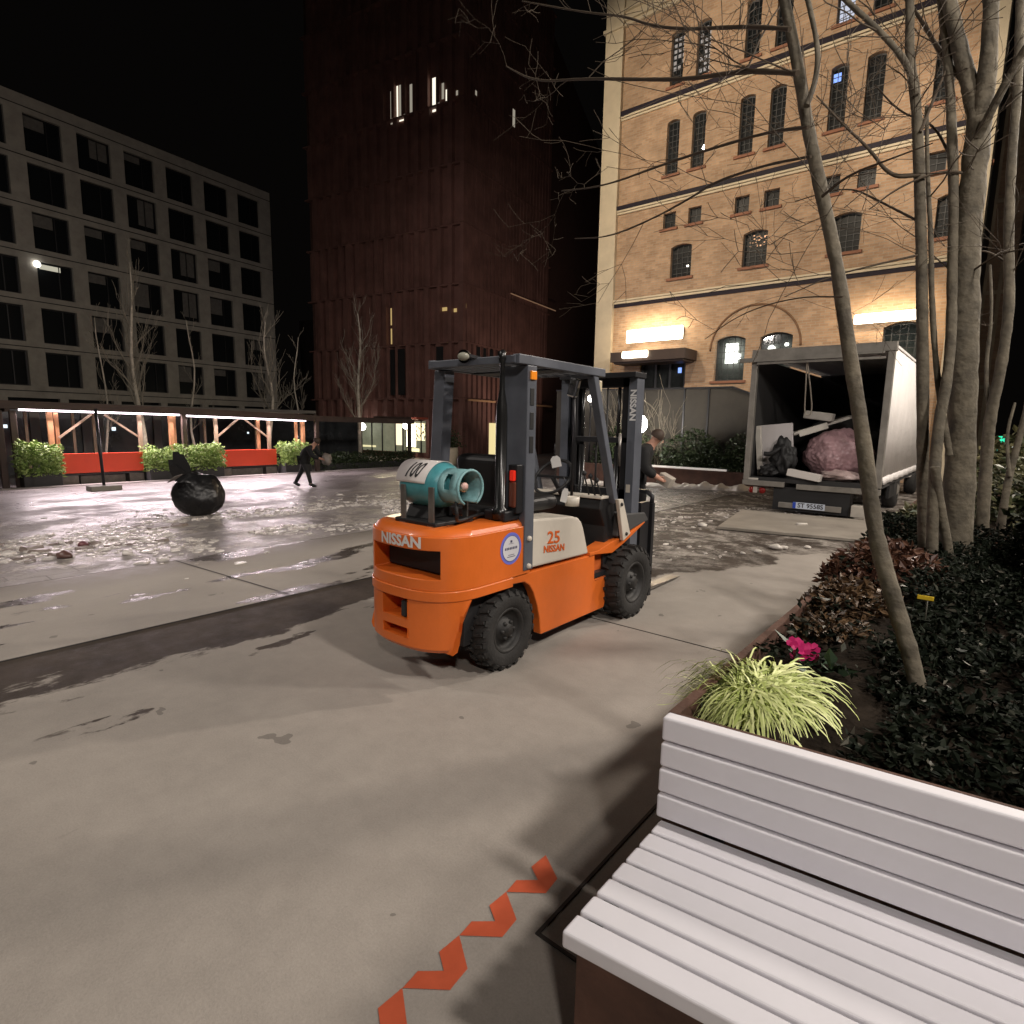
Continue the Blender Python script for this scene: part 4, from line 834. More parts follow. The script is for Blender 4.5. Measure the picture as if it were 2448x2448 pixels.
for s in (1, -1):
    wheel((CX+s*(.355), 2.885, .262), .262, .165, s); wheel((CX+s*(.445), 4.43, .302), .302, .20, s)
g = MB(); g.tube([(CX-.36, 2.885, .27), (CX+.36, 2.885, .27)], .045, 10); g.tube([(CX-.4, 4.43, .3), (CX+.4, 4.43, .3)], .08, 12); g.build('axle', m_dark, fk)
g = MB(); g.prism([(2.55, .56), (3.15, .56), (3.24, .3), (3.3, .12), (3.5, .12), (3.5, .6), (2.55, .6)], CX-.41, CX+.405, 'X'); g.build('wheel_arch', m_black, fk)
# mast, carriage and forks
def up_(x, y0, y1, z1, wd, m, name='mast_rail'):
    g = MB(); g.box((x-wd/2, y0, .10), (x+wd/2, y0+.015, z1)); g.box((x-wd/2, y1-.015, .10), (x+wd/2, y1, z1)); s = 1 if x > CX else -1; g.box((x+s*(wd/2-.015), y0+.015, .10), (x+s*wd/2, y1-.015, z1)); return g.build(name, m, fk)
mr = up_(-2.45, 4.56, 4.69, 2.03, .075, m_slate); up_(-3.15, 4.56, 4.69, 2.03, .075, m_slate)
up_(-2.535, 4.60, 4.72, 2.06, .06, m_dark); up_(-3.065, 4.60, 4.72, 2.06, .06, m_dark)
g = MB(); text(g, 'NISSAN', lambda u, v, w_: (-2.445+v, 4.5585-w_, 1.80-u), .078, .003, 0); g.build('lettering', mat('mast letters', (.75, .75, .75), .4), mr, fix=False)
g = MB(); g.box((-2.475, 4.557, 1.05), (-2.435, 4.559, 1.12)); g.build('label_plate', m_wht, mr)
for z, h_ in ((2.0, .09), (1.02, .10), (.30, .12), (1.50, .05)): g = MB(); g.box((-3.12, 4.60, z-h_/2), (-2.48, 4.66, z+h_/2)); g.build('cross_member', m_dark, fk, .004)
g = MB(); g.box((-3.17, 4.50, 2.03), (-2.40, 4.70, 2.075)); g.build('mast_cap', m_dark, fk, .004)
for x in (-2.61, -2.98): g = MB(); g.tube([(x, 4.62, .2), (x, 4.62, 1.45)], .03, 12); g.tube([(x, 4.62, 1.45), (x, 4.62, 1.98)], .016, 10); g.build('lift_cylinder', mat('cylinder black', (.015, .015, .015), .25) , fk)
g = MB(); g.tube([(-2.53, 4.52, 1.28), (-2.52, 4.50, 1.56)], .014, 10); g.build('tilt_rod', m_steel, fk)
for x in (-2.75, -2.85): g = MB(); g.tube([(x, 4.66, .5), (x, 4.66, 1.97)], .009, 6); g.build('chain', m_rim, fk)
g = MB()
for z in (.16, .52): g.box((-3.2, 4.86, z), (-2.42, 4.90, z+.09))
g.build('carriage', m_dark, fk, .004)
g = MB()
for x in (-3.2, -2.40): g.box((x-.022, 4.90, .06), (x+.022, 4.95, .93))
for x in (-3.2, -2.40): g.tube([(x, 4.925, .92), (x, 4.93, .99), (x+(.06 if x < CX else -.06), 4.93, 1.03)], .022, 8)
g.bar((-3.15, 4.93, 1.03), (-2.45, 4.93, 1.03), .04, .035)
for x in (-3.0, -2.8, -2.6): g.bar((x, 4.93, .6), (x, 4.93, 1.03), .02, .02)
g.build('load_backrest', m_dark, fk)
for x in (-2.57, -3.02):
    g = MB(); g.box((x-.055, 4.95, .03), (x+.055, 4.99, .60)); g.prism([(4.95, .02), (5.93, .02), (5.93, .03), (4.95, .058)], x-.055, x+.055, 'X'); g.build('fork', m_steel, fk, .004)
g = MB(); g.box((-2.44, 4.72, .12), (-2.40, 4.88, .95)); g.build('mast_guide', m_dark, fk)
# gas bottle on its cradle
t = thing('gas_bottle', 'turquoise gas bottle lying on the forklift under a white sleeve marked 100', 'gas bottle', (-2.88, 2.56, .99))
m_teal = mat('turquoise paint', (.07, .30, .34), .4, 0, var=.2, vscale=9, bump=.05, stain=((.18, .22, .2), 5, .64)); m_tealp = mat('worn turquoise', (.22, .42, .44), .45, var=.3, vscale=12)
cc = Vector((-2.955, 2.56, 1.235)); r_ = .145
g = MB(); g.lathe([(.001, -.045), (.06, -.035), (.11, -.01), (.138, .02), (r_, .07), (r_, .265), (.138, .31), (.11, .345), (.06, .37), (.001, .38)], cc, (1, 0, 0), 36); g.build('body', m_teal, t)
g = MB(); n = 22
for x in (.508, .70):
    pass
arcs = [R(-150+300*i/n) for i in range(n+1)]
P3 = lambda a, x, r: cc+Vector((x, -math.sin(a)*r, math.cos(a)*r))
g.add([P3(a, x, .108) for a in arcs for x in (.335, .395, .445, .515)], [(i*4+k, (i+1)*4+k, (i+1)*4+k+1, i*4+k+1) for i in range(n) for k in range(3) if not (14 <= i <= 17 and k == 1)], True)
g.build('collar', m_tealp, t, solid=.008, fix=False)
g = MB(); g.tube([cc+Vector((.515, -math.sin(a)*.108, math.cos(a)*.108)) for a in arcs], .009, 8); g.build('collar_rim', m_tealp, t)
g = MB(); g.lathe([(.022, .35), (.022, .43), (.03, .44), (.03, .47), (.001, .47)], cc, (1, 0, 0), 12); g.tube([cc+Vector((.42, 0, 0)), cc+Vector((.44, -.05, -.05))], .014, 8); vl = g.build('valve', mat('brass', (.5, .42, .28), .4, .7), t)
g = MB(); g.lathe([(.001, 0), (.022, 0), (.022, .02), (.001, .022)], cc+Vector((.47, -.015, .01)), (1, -.2, 0), 10); g.build('valve_knob', mat('pink knob', (.7, .45, .4), .5), vl)
g = MB()
C3 = lambda q, x, r=.1485: cc+Vector((x, -math.sin(q)*r, math.cos(q)*r))
angs = [R(-78+6*k) for k in range(28)]
g.add([C3(a, x) for a in angs for x in (-.02*math.cos(a), .265+.02*math.cos(a))], [(2*i, 2*i+1, 2*i+3, 2*i+2) for i in range(27)], True)
slv = g.build('sleeve', mat('white sleeve', (.66, .62, .60), .7, var=.08, vscale=8), t, solid=.003, fix=False)
g = MB(); text(g, '100', lambda u, v, w_: cc+Vector((.145+u*.58+v*.22, -math.sin(R(51)-v/.152)*.1535, math.cos(R(51)-v/.152)*.1535)), .165, .003, 0, 2); g.build('lettering', m_black, slv, fix=False)
g = MB()
for x in (-2.885, -2.625):
    g.box((x-.022, 2.405, .99), (x+.022, 2.42, 1.235)); g.box((x-.022, 2.70, .99), (x+.022, 2.715, 1.20)); g.box((x-.03, 2.40, .985), (x+.03, 2.73, 1.0))
g.build('cradle_leg', m_steel, fk, .003); g = MB(); g.box((-2.96, 2.40, .991), (-2.58, 2.74, 1.02)); g.prism([(2.46, 1.02), (2.70, 1.02), (2.66, 1.10), (2.50, 1.10)], -2.93, -2.72, 'X'); g.build('cradle_base', m_black, fk, .008)

g = MB(); g.tube(smooth([cc+Vector((.44, -.05, -.05)), cc+Vector((.50, -.10, -.16)), cc+Vector((.42, -.02, -.22)), Vector((-2.60, 2.8, 1.03)), Vector((-2.63, 3.0, 1.02))], 2), .011, 8); g.build('gas_hose', m_black, fk)
g = MB(); g.box((-2.99, 2.86, .99), (-2.66, 3.04, 1.05)); g.box((-3.16, 2.80, .99), (-3.02, 3.02, 1.10)); g.build('battery_tray', m_black, fk, .01)
# ------------------------------------------------------------ bench and planter
m_bench = mat('white bench paint', (.76, .745, .785), .5, 0, var=.04, vscale=3, bump=.03, bscale=60)
m_cort = mat('weathering steel', (.11, .055, .038), .75, .2, var=.45, vscale=4, bump=.3, bscale=30)
def shear(g, y_only=None):
    for v in g.v:
        if y_only is None or v.y < y_only: v.y += .125*(v.x+.668)
    return g
be = thing('slatted_bench', 'white slatted bench on a brown steel base in the near corner', 'bench', (.6, 1.3, 0))
g = MB()
for k in range(7):
    y = 1.02+k*.0758; g.box((-.668, y, .405), (3.0, y+.0655, .45))
shear(g).build('seat', m_bench, be, .007, seg=3)
g = MB()
for x in (-.645, .6, 1.8, 2.8): g = MB(); g.box((x, 1.03, .406), (x+.04, 1.535, .438)); shear(g).build('gap_light_block', m_dark, be)  # fillers added under the slats to stop light passing through the gaps
g = MB(); y0 = 1.503
for k in range(4):
    z = .480+k*.0795; g.box((-.668, y0+k*.003, z), (3.0, y0+.044+k*.003, z+.0715))
shear(g).build('backrest', m_bench, be, .007, seg=3)
g = MB()
for x in (-.55, .6, 1.8, 2.8): g = MB(); g.box((x, 1.562, .41), (x+.05, 1.60, .74)); shear(g).build('bracket', m_dark, be)
g = MB(); g.box((-.652, 1.06, 0), (3, 1.545, .4045)); shear(g).build('base', m_cort, be, .003)
pl = thing('steel_planter', 'long rusty steel planter bed behind the white bench', 'planter', (1.2, 3.6, 0))
g = MB()
g.box((-.70, 1.632, 0), (-.690, 5.7, .75)); g.box((-.69, 1.632, 0), (3.6, 1.642, .75)); g.box((-.69, 5.69, 0), (3.6, 5.7, .75)); g.box((3.59, 1.642, 0), (3.6, 5.69, .75)); g.box((-.69, 1.642, .742), (-.67, 5.69, .75))
shear(g, 2).build('wall', m_cort, pl)
m_soil = mat('soil', (.020, .015, .011), 1, var=.6, vscale=9, bump=1, bscale=20, spec=.05)
g = MB(); nx, ny = 34, 34; vs = []
for i in range(nx+1):
    for j in range(ny+1):
        x = -.688+4.27*i/nx; yy0 = 1.645+.125*(x+.668); y = yy0+(5.685-yy0)*j/ny; e = min(1, min(x+.69, y-yy0, 5.7-y)*4)
        vs.append((x, y, .64+.07*e+.05*noise.noise(Vector((x*3, y*3, 0)))*e))
g.add(vs, [(i*(ny+1)+j, (i+1)*(ny+1)+j, (i+1)*(ny+1)+j+1, i*(ny+1)+j+1) for i in range(nx) for j in range(ny)], True); g.build('soil', m_soil, pl, fix=False)
p2 = thing('steel_planter', 'second dark rusty steel planter farther along, seen between the trunks', 'planter', (1.2, 9, 0))
g = MB(); g.box((-.745, 6.6, 0), (3.6, 6.61, .76)); g.box((-.745, 6.61, 0), (-.735, 11.2, .76)); g.box((-.73, 11.2, 0), (3.6, 11.21, .76)); g.build('wall', m_cort, p2)
g = MB(); g.box((-.735, 6.61, .1), (3.6, 11.2, .68)); g.build('soil', m_soil, p2)
# foliage in the bed
m_ivy = leaf_mat('ivy leaf', (.005, .008, .005), (.013, .017, .010), .7, .08); m_ivy2 = leaf_mat('grey leaf', (.03, .035, .025), (.12, .11, .085), .5)
def cover(x, y):  # height of the low planting
    h = .05+.10*max(0, noise.noise(Vector((x*1.7, y*1.7, 4))))+max(0, .05*(y-2))
    r1 = max(0, 1-((x-.85)/.75)**2-((y-2.6)/1.3)**2)*.50; r2 = max(0, 1-((x-1.05)/.95)**2-((y-4.5)/1.5)**2)*1.15; r3 = max(0, 1-((x-.0)/.5)**2-((y-4.9)/.9)**2)*.16
    return max(h, r1, r2, r3)*(1+.35*noise.noise(Vector((x*4, y*4, 9))))
pts = []; pts2 = []
for _ in range(85000):
    x = -.66+rnd.random()**1.3*3.4; y = rnd.uniform(1.68, 5.68)
    if y < 1.72+.125*(x+.668): continue
    if x < -.25 and y < 2.6 and rnd.random() < .8: continue
    if (x+.50)**2+(y-2.05)**2 < .34**2: continue
    if x < -.30 and 2.6 < y < 4.7 and rnd.random() < .93: continue
    h = cover(x, y)
    if noise.noise(Vector((x*5, y*5, 2))) < -.3 and h < .25: continue
    z = .68+h*(1-rnd.random()**2.2*.8); (pts if rnd.random() < .95 else pts2).append((x, y, z))
leaves('ground_cover', pts, m_ivy, None, .034, 3, label='dark evergreen ground cover filling the steel planter', cat='ground cover', kind='stuff')
leaves('dry_leaves', pts2, m_ivy2, None, .045, 4, label='scattered pale dry leaves among the dark ground cover', cat='leaves', kind='stuff')
def bush(name, lb, cat, c, rx, ry, rz_, n, m, size, seed, group=None):
    t = thing(name, lb, cat, c, group=group); rg = random.Random(seed); pts = []
    while len(pts) < n:
        v = Vector((rg.gauss(0, 1), rg.gauss(0, 1), abs(rg.gauss(0, 1)))).normalized()*rg.random()**.4
        if noise.noise(v*2.5+Vector((seed, 0, 0))) > -.2: pts.append((c[0]+v.x*rx, c[1]+v.y*ry, c[2]+v.z*rz_))
    leaves('foliage', pts, m, t, size, seed); g = MB()
    for k in range(14): a = rg.uniform(0, 6.28); g.tube([c, (c[0]+math.cos(a)*rx*.4, c[1]+math.sin(a)*ry*.4, c[2]+rz_*.5), (c[0]+math.cos(a)*rx*.75, c[1]+math.sin(a)*ry*.75, c[2]+rz_*rg.uniform(.6, .95))], [.006, .004, .002], 5)
    g.build('stem', m_bark, t); return t
m_heu = leaf_mat('russet leaf', (.06, .024, .016), (.15, .075, .045)); m_heu2 = leaf_mat('brown leaf', (.03, .018, .012), (.15, .09, .045)); m_shr = leaf_mat('deep green leaf', (.012, .020, .010), (.035, .048, .022), .6, .1); m_eu = leaf_mat('olive leaf', (.03, .045, .02), (.15, .14, .07))
bush('russet_plant', 'big russet leaved plant at the path edge of the planter, farthest of the three', 'plant', (-.46, 4.15, .66), .34, .46, .30, 4200, m_heu, .05, 11, 'russet plants along the planter edge')
bush('russet_plant', 'middle russet plant, paler brown, spilling over the planter edge', 'plant', (-.50, 3.42, .66), .24, .30, .18, 1800, m_heu2, .045, 12, 'russet plants along the planter edge')
bush('russet_plant', 'small dark brown plant at the planter edge just behind the yellow grass', 'plant', (-.50, 2.95, .66), .19, .22, .10, 900, m_heu2, .04, 13, 'russet plants along the planter edge')
bush('evergreen_shrub', 'olive shrub on the corner of the second planter beside the leaning trunk', 'shrub', (-.45, 6.9, .70), .30, .3, .22, 900, m_eu, .08, 14)
bush('evergreen_shrub', 'loose dark shrub at the bottom right corner just behind the bench back', 'shrub', (.80, 2.25, .70), .55, .4, .34, 4000, m_ivy, .055, 15)
bush('evergreen_shrub', 'tall dark shrub at the right edge behind the thickest trunk', 'shrub', (.85, 5.2, .70), .8, .6, 1.05, 7000, m_shr, .07, 16)
bush('evergreen_shrub', 'dim shrub beyond the second planter right of the trunks', 'shrub', (.35, 8.5, .68), .7, .9, .7, 2600, m_eu, .10, 17)
# yellow grass tuft
t = thing('ornamental_grass', 'bright yellow green tuft of arching grass spilling over the bench back', 'ornamental grass', (-.56, 2.00, .68)); rg = random.Random(5)
g = MB()
for k in range(2300):
    a = rg.uniform(0, 6.283); ln = rg.uniform(.12, .335); o_ = Vector((-.56+rg.gauss(0, .045), 2.03+rg.gauss(0, .06), .67)); lift_ = rg.uniform(.5, 1.6)
    d = Vector((math.cos(a), math.sin(a)*1.15, lift_)).normalized(); pts = [o_]; s = Vector((-math.sin(a), math.cos(a), 0)); wd = rg.uniform(.0022, .0052)
    for i in range(7): pts.append(pts[-1]+d*ln/7); d = (d+Vector((rg.gauss(0, .05), rg.gauss(0, .05), -.24-.11*i*rg.random()))).normalized(); d.z = max(d.z, -.95)
    vs = []
    for i, p in enumerate(pts): w_ = wd*(1-(i/7)**2.5)+.0004; tw_ = s*w_+Vector((0, 0, w_*.4)); vs += [p-tw_, p+tw_]
    g.add([(v[0], v[1], max(v[2], .665 if v[1] > 1.65 else .79)) for v in vs], [(2*i, 2*i+1, 2*i+3, 2*i+2) for i in range(7)], True)
g.build('blades', leaf_mat('yellow blade', (.42, .50, .15), (.78, .82, .40), .5), t, fix=False)
# pink primrose
c_ = Vector((-.52, 2.44, .75)); t = thing('pink_flower', 'single magenta primrose behind the yellow grass tuft', 'flower', (c_.x, c_.y, .68)); g = MB(); rg = random.Random(2)
for k in range(7):
    o_ = c_+Vector((rg.uniform(-.035, .035), rg.uniform(-.03, .03), rg.uniform(-.02, .035)))
    for i in range(5):
        a = 6.283*i/5+k; u = Vector((math.cos(a), math.sin(a)*.6, math.sin(a)*.6+.2)); v = Vector((-math.sin(a), .3*math.cos(a), math.cos(a)))
        g.add([o_, o_+u*.016+v*.013, o_+u*.030+v*.008, o_+u*.030-v*.008, o_+u*.016-v*.013], [(0, 1, 2, 3, 4)])
g.build('petals', mat('magenta petal', (.62, .02, .17), .5), t, fix=False)
leaves('leaf_rosette', [(c_.x+.05+rg.gauss(0, .05), c_.y-.0+rg.gauss(0, .05), .70+rg.random()*.03) for _ in range(16)], mat('primrose leaf', (.06, .10, .06), .5), t, .09, 8)
leaves('leaf_rosette', [], m_ivy, t) if False else None
q = Vector((-.175, 3.16, .87)); t = thing('plant_label', 'small yellow plant tag on a stick among the dark leaves', 'plant tag', (q.x, q.y, .72)); g = MB(); g.tube([(q.x, q.y, .72), q], .003, 5); g.build('stick', m_ivy2, t)
g = MB(); g.box(q+Vector((-.04, -.002, 0)), q+Vector((.022, .002, .02))); g.build('tag_face', mat('yellow tag', (.75, .52, .03), .5), t, .002)

# foreground trees -------------------------------------------------
def V2(pts, Y): return [atY(x, y, Y if not isinstance(Y, (tuple, list)) else Y[0]+(Y[1]-Y[0])*i/(len(pts)-1)) for i, (x, y) in enumerate(pts)]
def wpx(w_, p): return w_*1.26708/2*(Vector(p)-Vector((0, 0, H))).dot(fw)/FPX
def limb(mb, pv, Y, w0, w1, rg, tw_n=0, tw_len=.9, depth=2, n=12, wob=.0):
    pts = smooth(V2(pv, Y)); k = len(pts)-1
    rr = [wpx(w0+(w1-w0)*i/k, pts[i])*(1+rg.uniform(-.05, .05)) for i in range(k+1)]
    if wob: pts = [p+Vector((rg.gauss(0, wob), rg.gauss(0, wob), 0)) for p in pts]
    rr = [r_*(1+.09*noise.noise(p*7)+.05*noise.noise(p*19)) for r_, p in zip(rr, pts)]
    mb.tube(pts, rr, n, True); return pts, rr
def tree(lb, stems, limbs, seed, tw_n, yb, group='bare multi-stemmed trees in the steel planter'):
    rg = random.Random(seed); p0 = atY(*stems[0][0][0], stems[0][1] if not isinstance(stems[0][1], tuple) else stems[0][1][0]); t = thing('bare_tree', lb, 'tree', (p0.x, p0.y, .66), group=group)
    B = MB()
    for i, (pv, Y, w0, w1) in enumerate(stems):
        g = MB(); pts, rr = limb(g, pv, Y, w0, w1, rg, n=14); 
        if i == 0: g.tube([pts[0]-Vector((0, 0, .25)), pts[0]], [rr[0]*1.25, rr[0]], 14, False)
        g.build('trunk' if i == 0 else 'limb', m_bark, t, fix=False); limbs = limbs+[(None, pts, rr)]
    for L_ in limbs:
        if L_[0] is None: _, pts, rr = L_
        else: pts, rr = limb(B, *L_[:4], rg, n=8)
        main = L_[0] is None; zt = 1.9
        for i in range(2, len(pts)):
            if pts[i].z < (zt if not main else 2.6) or pts[i].z > 6.5: continue
            for _ in range(tw_n if not main else 1):
                if rg.random() < (.96 if main else .94): continue
                a = (pts[i]-pts[i-1]).normalized(); v = Vector((rg.gauss(-.35, .6), rg.gauss(.25, .6), rg.gauss(.35, .55))); v = (v+a*.5).normalized()
                twig(B, pts[i], v, rg.uniform(.35, 1.0), min(rr[i]*.4, .0060), 2, rg, .55, .08, 5, .0014)
    B.build('branches', m_twig, t, fix=False)
tree('slender leaning tree in front of the open lorry, curving up to the left',
     [([(1735, 1345), (1728, 1270), (1692, 1150), (1668, 1070), (1650, 1000), (1625, 800), (1600, 650), (1580, 500), (1547, 350), (1520, 220), (1505, 120), (1480, 0), (1462, -90)], (2.40, 2.75), 33, 18),
      ([(1522, 200), (1540, 150), (1545, 90), (1515, -40)], (2.6, 2.7), 11, 8)],
     [([(1505, 138), (1405, 133), (1300, 150), (1200, 150), (1105, 148), (1010, 155), (955, 125)], (2.62, 3.6), 11, 2),
      ([(1490, 55), (1420, 50), (1345, 53), (1290, 55), (1229, 49), (1178, 30), (1105, 24), (985, 2)], (2.62, 3.4), 9, 2),
      ([(1525, 240), (1448, 249), (1341, 281), (1255, 309), (1139, 352), (1060, 360)], (2.6, 3.6), 7, 2),
      ([(1530, 295), (1440, 312), (1345, 345), (1311, 369), (1234, 412), (1148, 448), (1085, 450)], (2.6, 3.8), 6, 2),
      ([(1552, 370), (1600, 330), (1680, 300), (1760, 270)], (2.55, 2.2), 6, 2), ([(1590, 560), (1500, 560), (1400, 590), (1330, 640)], (2.5, 3.1), 3.5, 1)], 31, 2, 2.4)
tree('straight dark trunk just left of the thickest one',
     [([(1746, 1090), (1741, 900), (1741, 700), (1739, 500), (1734, 300), (1727, 172), (1715, 110), (1718, 0), (1705, -100)], (4.75, 4.9), 23, 14),
      ([(1727, 180), (1714, 120), (1658, 56), (1594, 0), (1540, -60)], (4.8, 4.6), 13, 7),
      ([(1792, 860), (1768, 720), (1757, 560), (1757, 450), (1750, 340), (1748, 200)], (4.8, 4.9), 12, 6)],
     [([(1735, 330), (1680, 335), (1640, 280), (1590, 235), (1540, 180)], (4.8, 4.4), 9, 2), ([(1738, 480), (1650, 500), (1570, 520), (1480, 560)], (4.8, 4.3), 5, 1.5), ([(1738, 420), (1660, 380), (1600, 350), (1500, 380)], (4.8, 5.2), 5, 1.5), ([(1736, 250), (1760, 190), (1790, 120)], (4.8, 5), 7, 3)], 32, 2, 4.7)
tree('thickest pale trunk that forks high up near the right edge',
     [([(1798, 1090), (1811, 900), (1816, 750), (1820, 600), (1824, 450), (1838, 320), (1848, 225)], (4.9, 4.95), 52, 40),
      ([(1846, 240), (1832, 165), (1815, 110), (1790, 0), (1770, -90)], (4.95, 5), 32, 20), ([(1848, 235), (1862, 150), (1868, 60), (1874, -90)], (4.95, 4.9), 32, 24), ([(1845, 260), (1880, 190), (1932, 90), (1990, 20)], (4.9, 4.6), 17, 10)],
     [([(1826, 165), (1774, 100), (1740, 40), (1690, -30)], (4.95, 5.2), 10, 5), ([(1836, 330), (1780, 320), (1700, 350), (1640, 395)], (4.95, 4.6), 6, 2), ([(1822, 520), (1880, 480), (1930, 470)], (4.9, 4.7), 5, 2)], 33, 2, 4.9)
tree('thin crooked trunk squeezed between the dark trunk and the thickest one',
     [([(1757, 1100), (1760, 960), (1764, 880), (1772, 790), (1785, 730), (1795, 640), (1797, 480), (1800, 380), (1796, 250), (1790, 120), (1776, 0), (1765, -80)], (4.55, 5.1), 21, 14), ([(1764, 880), (1775, 960), (1790, 1040), (1795, 1090)], (4.6, 4.65), 15, 17)],
     [([(1796, 300), (1760, 230), (1700, 215), (1650, 160)], (5, 5.3), 6, 2)], 34, 2, 4.6)
tree('knobbly trunk right of the thickest one',
     [([(1852, 1010), (1862, 850), (1868, 785), (1890, 690), (1906, 570), (1902, 450), (1908, 300), (1922, 150), (1925, 0), (1930, -80)], (7.0, 7.4), 21, 12), ([(1868, 790), (1858, 700), (1872, 600), (1868, 500)], (7.1, 7.3), 8, 4)],
     [([(1905, 500), (1860, 470), (1830, 480)], (7.3, 7.2), 4, 2)], 35, 1, 7.2)
tree('rightmost thin stem cut by the right edge',
     [([(1893, 960), (1905, 890), (1925, 820), (1945, 740), (1960, 600)], (6.4, 6.6), 13, 9), ([(1905, 900), (1898, 820), (1915, 760)], (6.4, 6.6), 7, 4)], [], 36, 1, 6.5)

# ------------------------------------------------------------ barrier tape on the ground
g = MB(); per = .2325; tp = [(-1.160, 0), (-1.167, .064), (-1.109, .115), (-1.166, .150), (-1.161, .2325), (-1.060, .166), (-1.052, .085)]
m_tape = mat('red tape', (.56, .105, .045), .5, var=.12, vscale=12)
tape = thing('warning_stripe', 'red zigzag warning stripe painted on the path beside the bench', 'floor marking', (-1.11, 1.3, 0))
for k in range(-4, 3):
    g = MB(); y0 = .948+per*k; g.add([(x, y0+y, .0045) for x, y in tp], [(0, 1, 2, 6), (2, 3, 4, 5), (2, 5, 6)]); g.build('chevron', m_tape, tape, fix=False)

# ------------------------------------------------------------ lorry
TY = 12.2; TX0, TX1 = -3.93, -1.56
lo = thing('box_lorry', 'white curtain sided lorry with its rear open and rubbish inside', 'lorry', ((TX0+TX1)/2, 15.5, 0))
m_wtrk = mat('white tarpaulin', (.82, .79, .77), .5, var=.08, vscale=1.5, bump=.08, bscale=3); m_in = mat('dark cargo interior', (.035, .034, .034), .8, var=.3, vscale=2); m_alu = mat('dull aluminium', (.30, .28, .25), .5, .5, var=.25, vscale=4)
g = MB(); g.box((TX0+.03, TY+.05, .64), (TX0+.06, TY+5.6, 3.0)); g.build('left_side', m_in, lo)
g = MB(); zz_ = [(.75, 0)]
n = 60
for i in range(n):
    y0, y1 = TY+.12+5.4*i/n, TY+.12+5.4*(i+1)/n; b0 = .006*math.sin(i*1.9)+.010*math.sin(i*.7); b1 = .006*math.sin((i+1)*1.9)+.010*math.sin((i+1)*.7)
    for za, zb, oa, ob in ((.80, 3.04, 0, 0), (.66, .80, .02, 0)): g.add([(TX1+b0*(1 if zb < 3 else .6)+oa, y0, za), (TX1+b1*(1 if zb < 3 else .6)+oa, y1, za), (TX1+b1*.3+ob, y1, zb), (TX1+b0*.3+ob, y0, zb)], [(0, 1, 2, 3)], True)
g.build('side_curtain', m_wtrk, lo, solid=.01, fix=False)
g = MB(); g.box((TX0, TY+.05, 3.06), (TX1+.02, TY+5.6, 3.10)); g.build('roof', m_wtrk, lo)
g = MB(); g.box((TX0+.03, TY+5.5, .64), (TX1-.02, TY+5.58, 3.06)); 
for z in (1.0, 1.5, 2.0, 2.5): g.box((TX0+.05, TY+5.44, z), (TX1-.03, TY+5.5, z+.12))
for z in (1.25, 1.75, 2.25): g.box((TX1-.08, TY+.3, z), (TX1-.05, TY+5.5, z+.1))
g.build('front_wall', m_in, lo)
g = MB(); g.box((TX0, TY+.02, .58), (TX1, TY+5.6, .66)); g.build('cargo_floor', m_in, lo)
g = MB(); g.box((TX0-.02, TY-.03, .60), (TX0+.09, TY+.08, 3.06)); g.box((TX1-.10, TY-.03, .60), (TX1+.01, TY+.08, 3.06)); g.box((TX0-.02, TY-.05, 2.99), (TX1+.03, TY+.09, 3.15)); g.build('rear_frame', m_alu, lo, .008)
g = MB(); g.box((TX0-.22, TY-.13, 2.91), (TX1-.55+.0, TY-.06, 2.95)); g.box((TX0-.22, TY-.12, 2.95), (TX1-.14, TY-.055, 2.99)); g.box((TX0+.1, TY-.10, 2.86), (TX1-.12, TY-.05, 2.90)); g.build('curtain_rail', m_alu, lo)
g = MB(); g.box((TX0-.01, TY-.10, .50), (TX0+.78, TY-.02, .60)); g.box((TX0+1.0, TY-.08, .48), (TX1+.02, TY-.02, .58)); g.build('rear_sill', m_alu, lo, .005)
g = MB(); g.box((TX0+.58, TY-.02, .05), (TX0+1.92, TY+.3, .50)); g.box((TX0+.9, TY+.2, .35), (TX1-.9, TY+7.4, .57)); g.build('underframe', m_black, lo)
g = MB(); g.box((TX0+.70, TY-.07, .10), (TX0+1.80, TY-.02, .21)); bp_ = g.build('bumper_bar', m_alu, lo, .01)
g = MB(); g.box((-2.96, TY-.085, .115), (-2.40, TY-.075, .235)); npl = g.build('licence_plate', mat('plate white', (.62, .68, .78), .4), bp_)
g = MB(); g.box((-2.96, TY-.088, .117), (-2.905, TY-.0855, .233)); g.build('plate_band', mat('plate blue', (.03, .08, .5), .4), npl)
g = MB(); text(g, 'ST 9558S', lambda u, v, w_: (-2.65+u, TY-.0875, .175+v), .118, .002, 0); g.build('lettering', m_black, npl, fix=False)
for x in (TX0+.10, TX0+.30):
    g = MB(); g.lathe([(.001, 0), (.062, 0), (.065, .03)], (x+.06, TY-.02, .40), (0, 1, 0), 14); g.build('tail_light', mat('dark red lens', (.25, .012, .01), .25), lo)
g = MB(); g.box((TX0+.19, TY-.03, .35), (TX0+.27, TY, .47)); g.build('reverse_light', mat('clear lens', (.5, .45, .4), .3), lo)
g = MB(); g.box((TX1-.40, TY-.15, .06), (TX1-.16, TY+.15, .27)); g.build('step_box', mat('pale step', (.5, .46, .4), .6, var=.2), lo, .01)
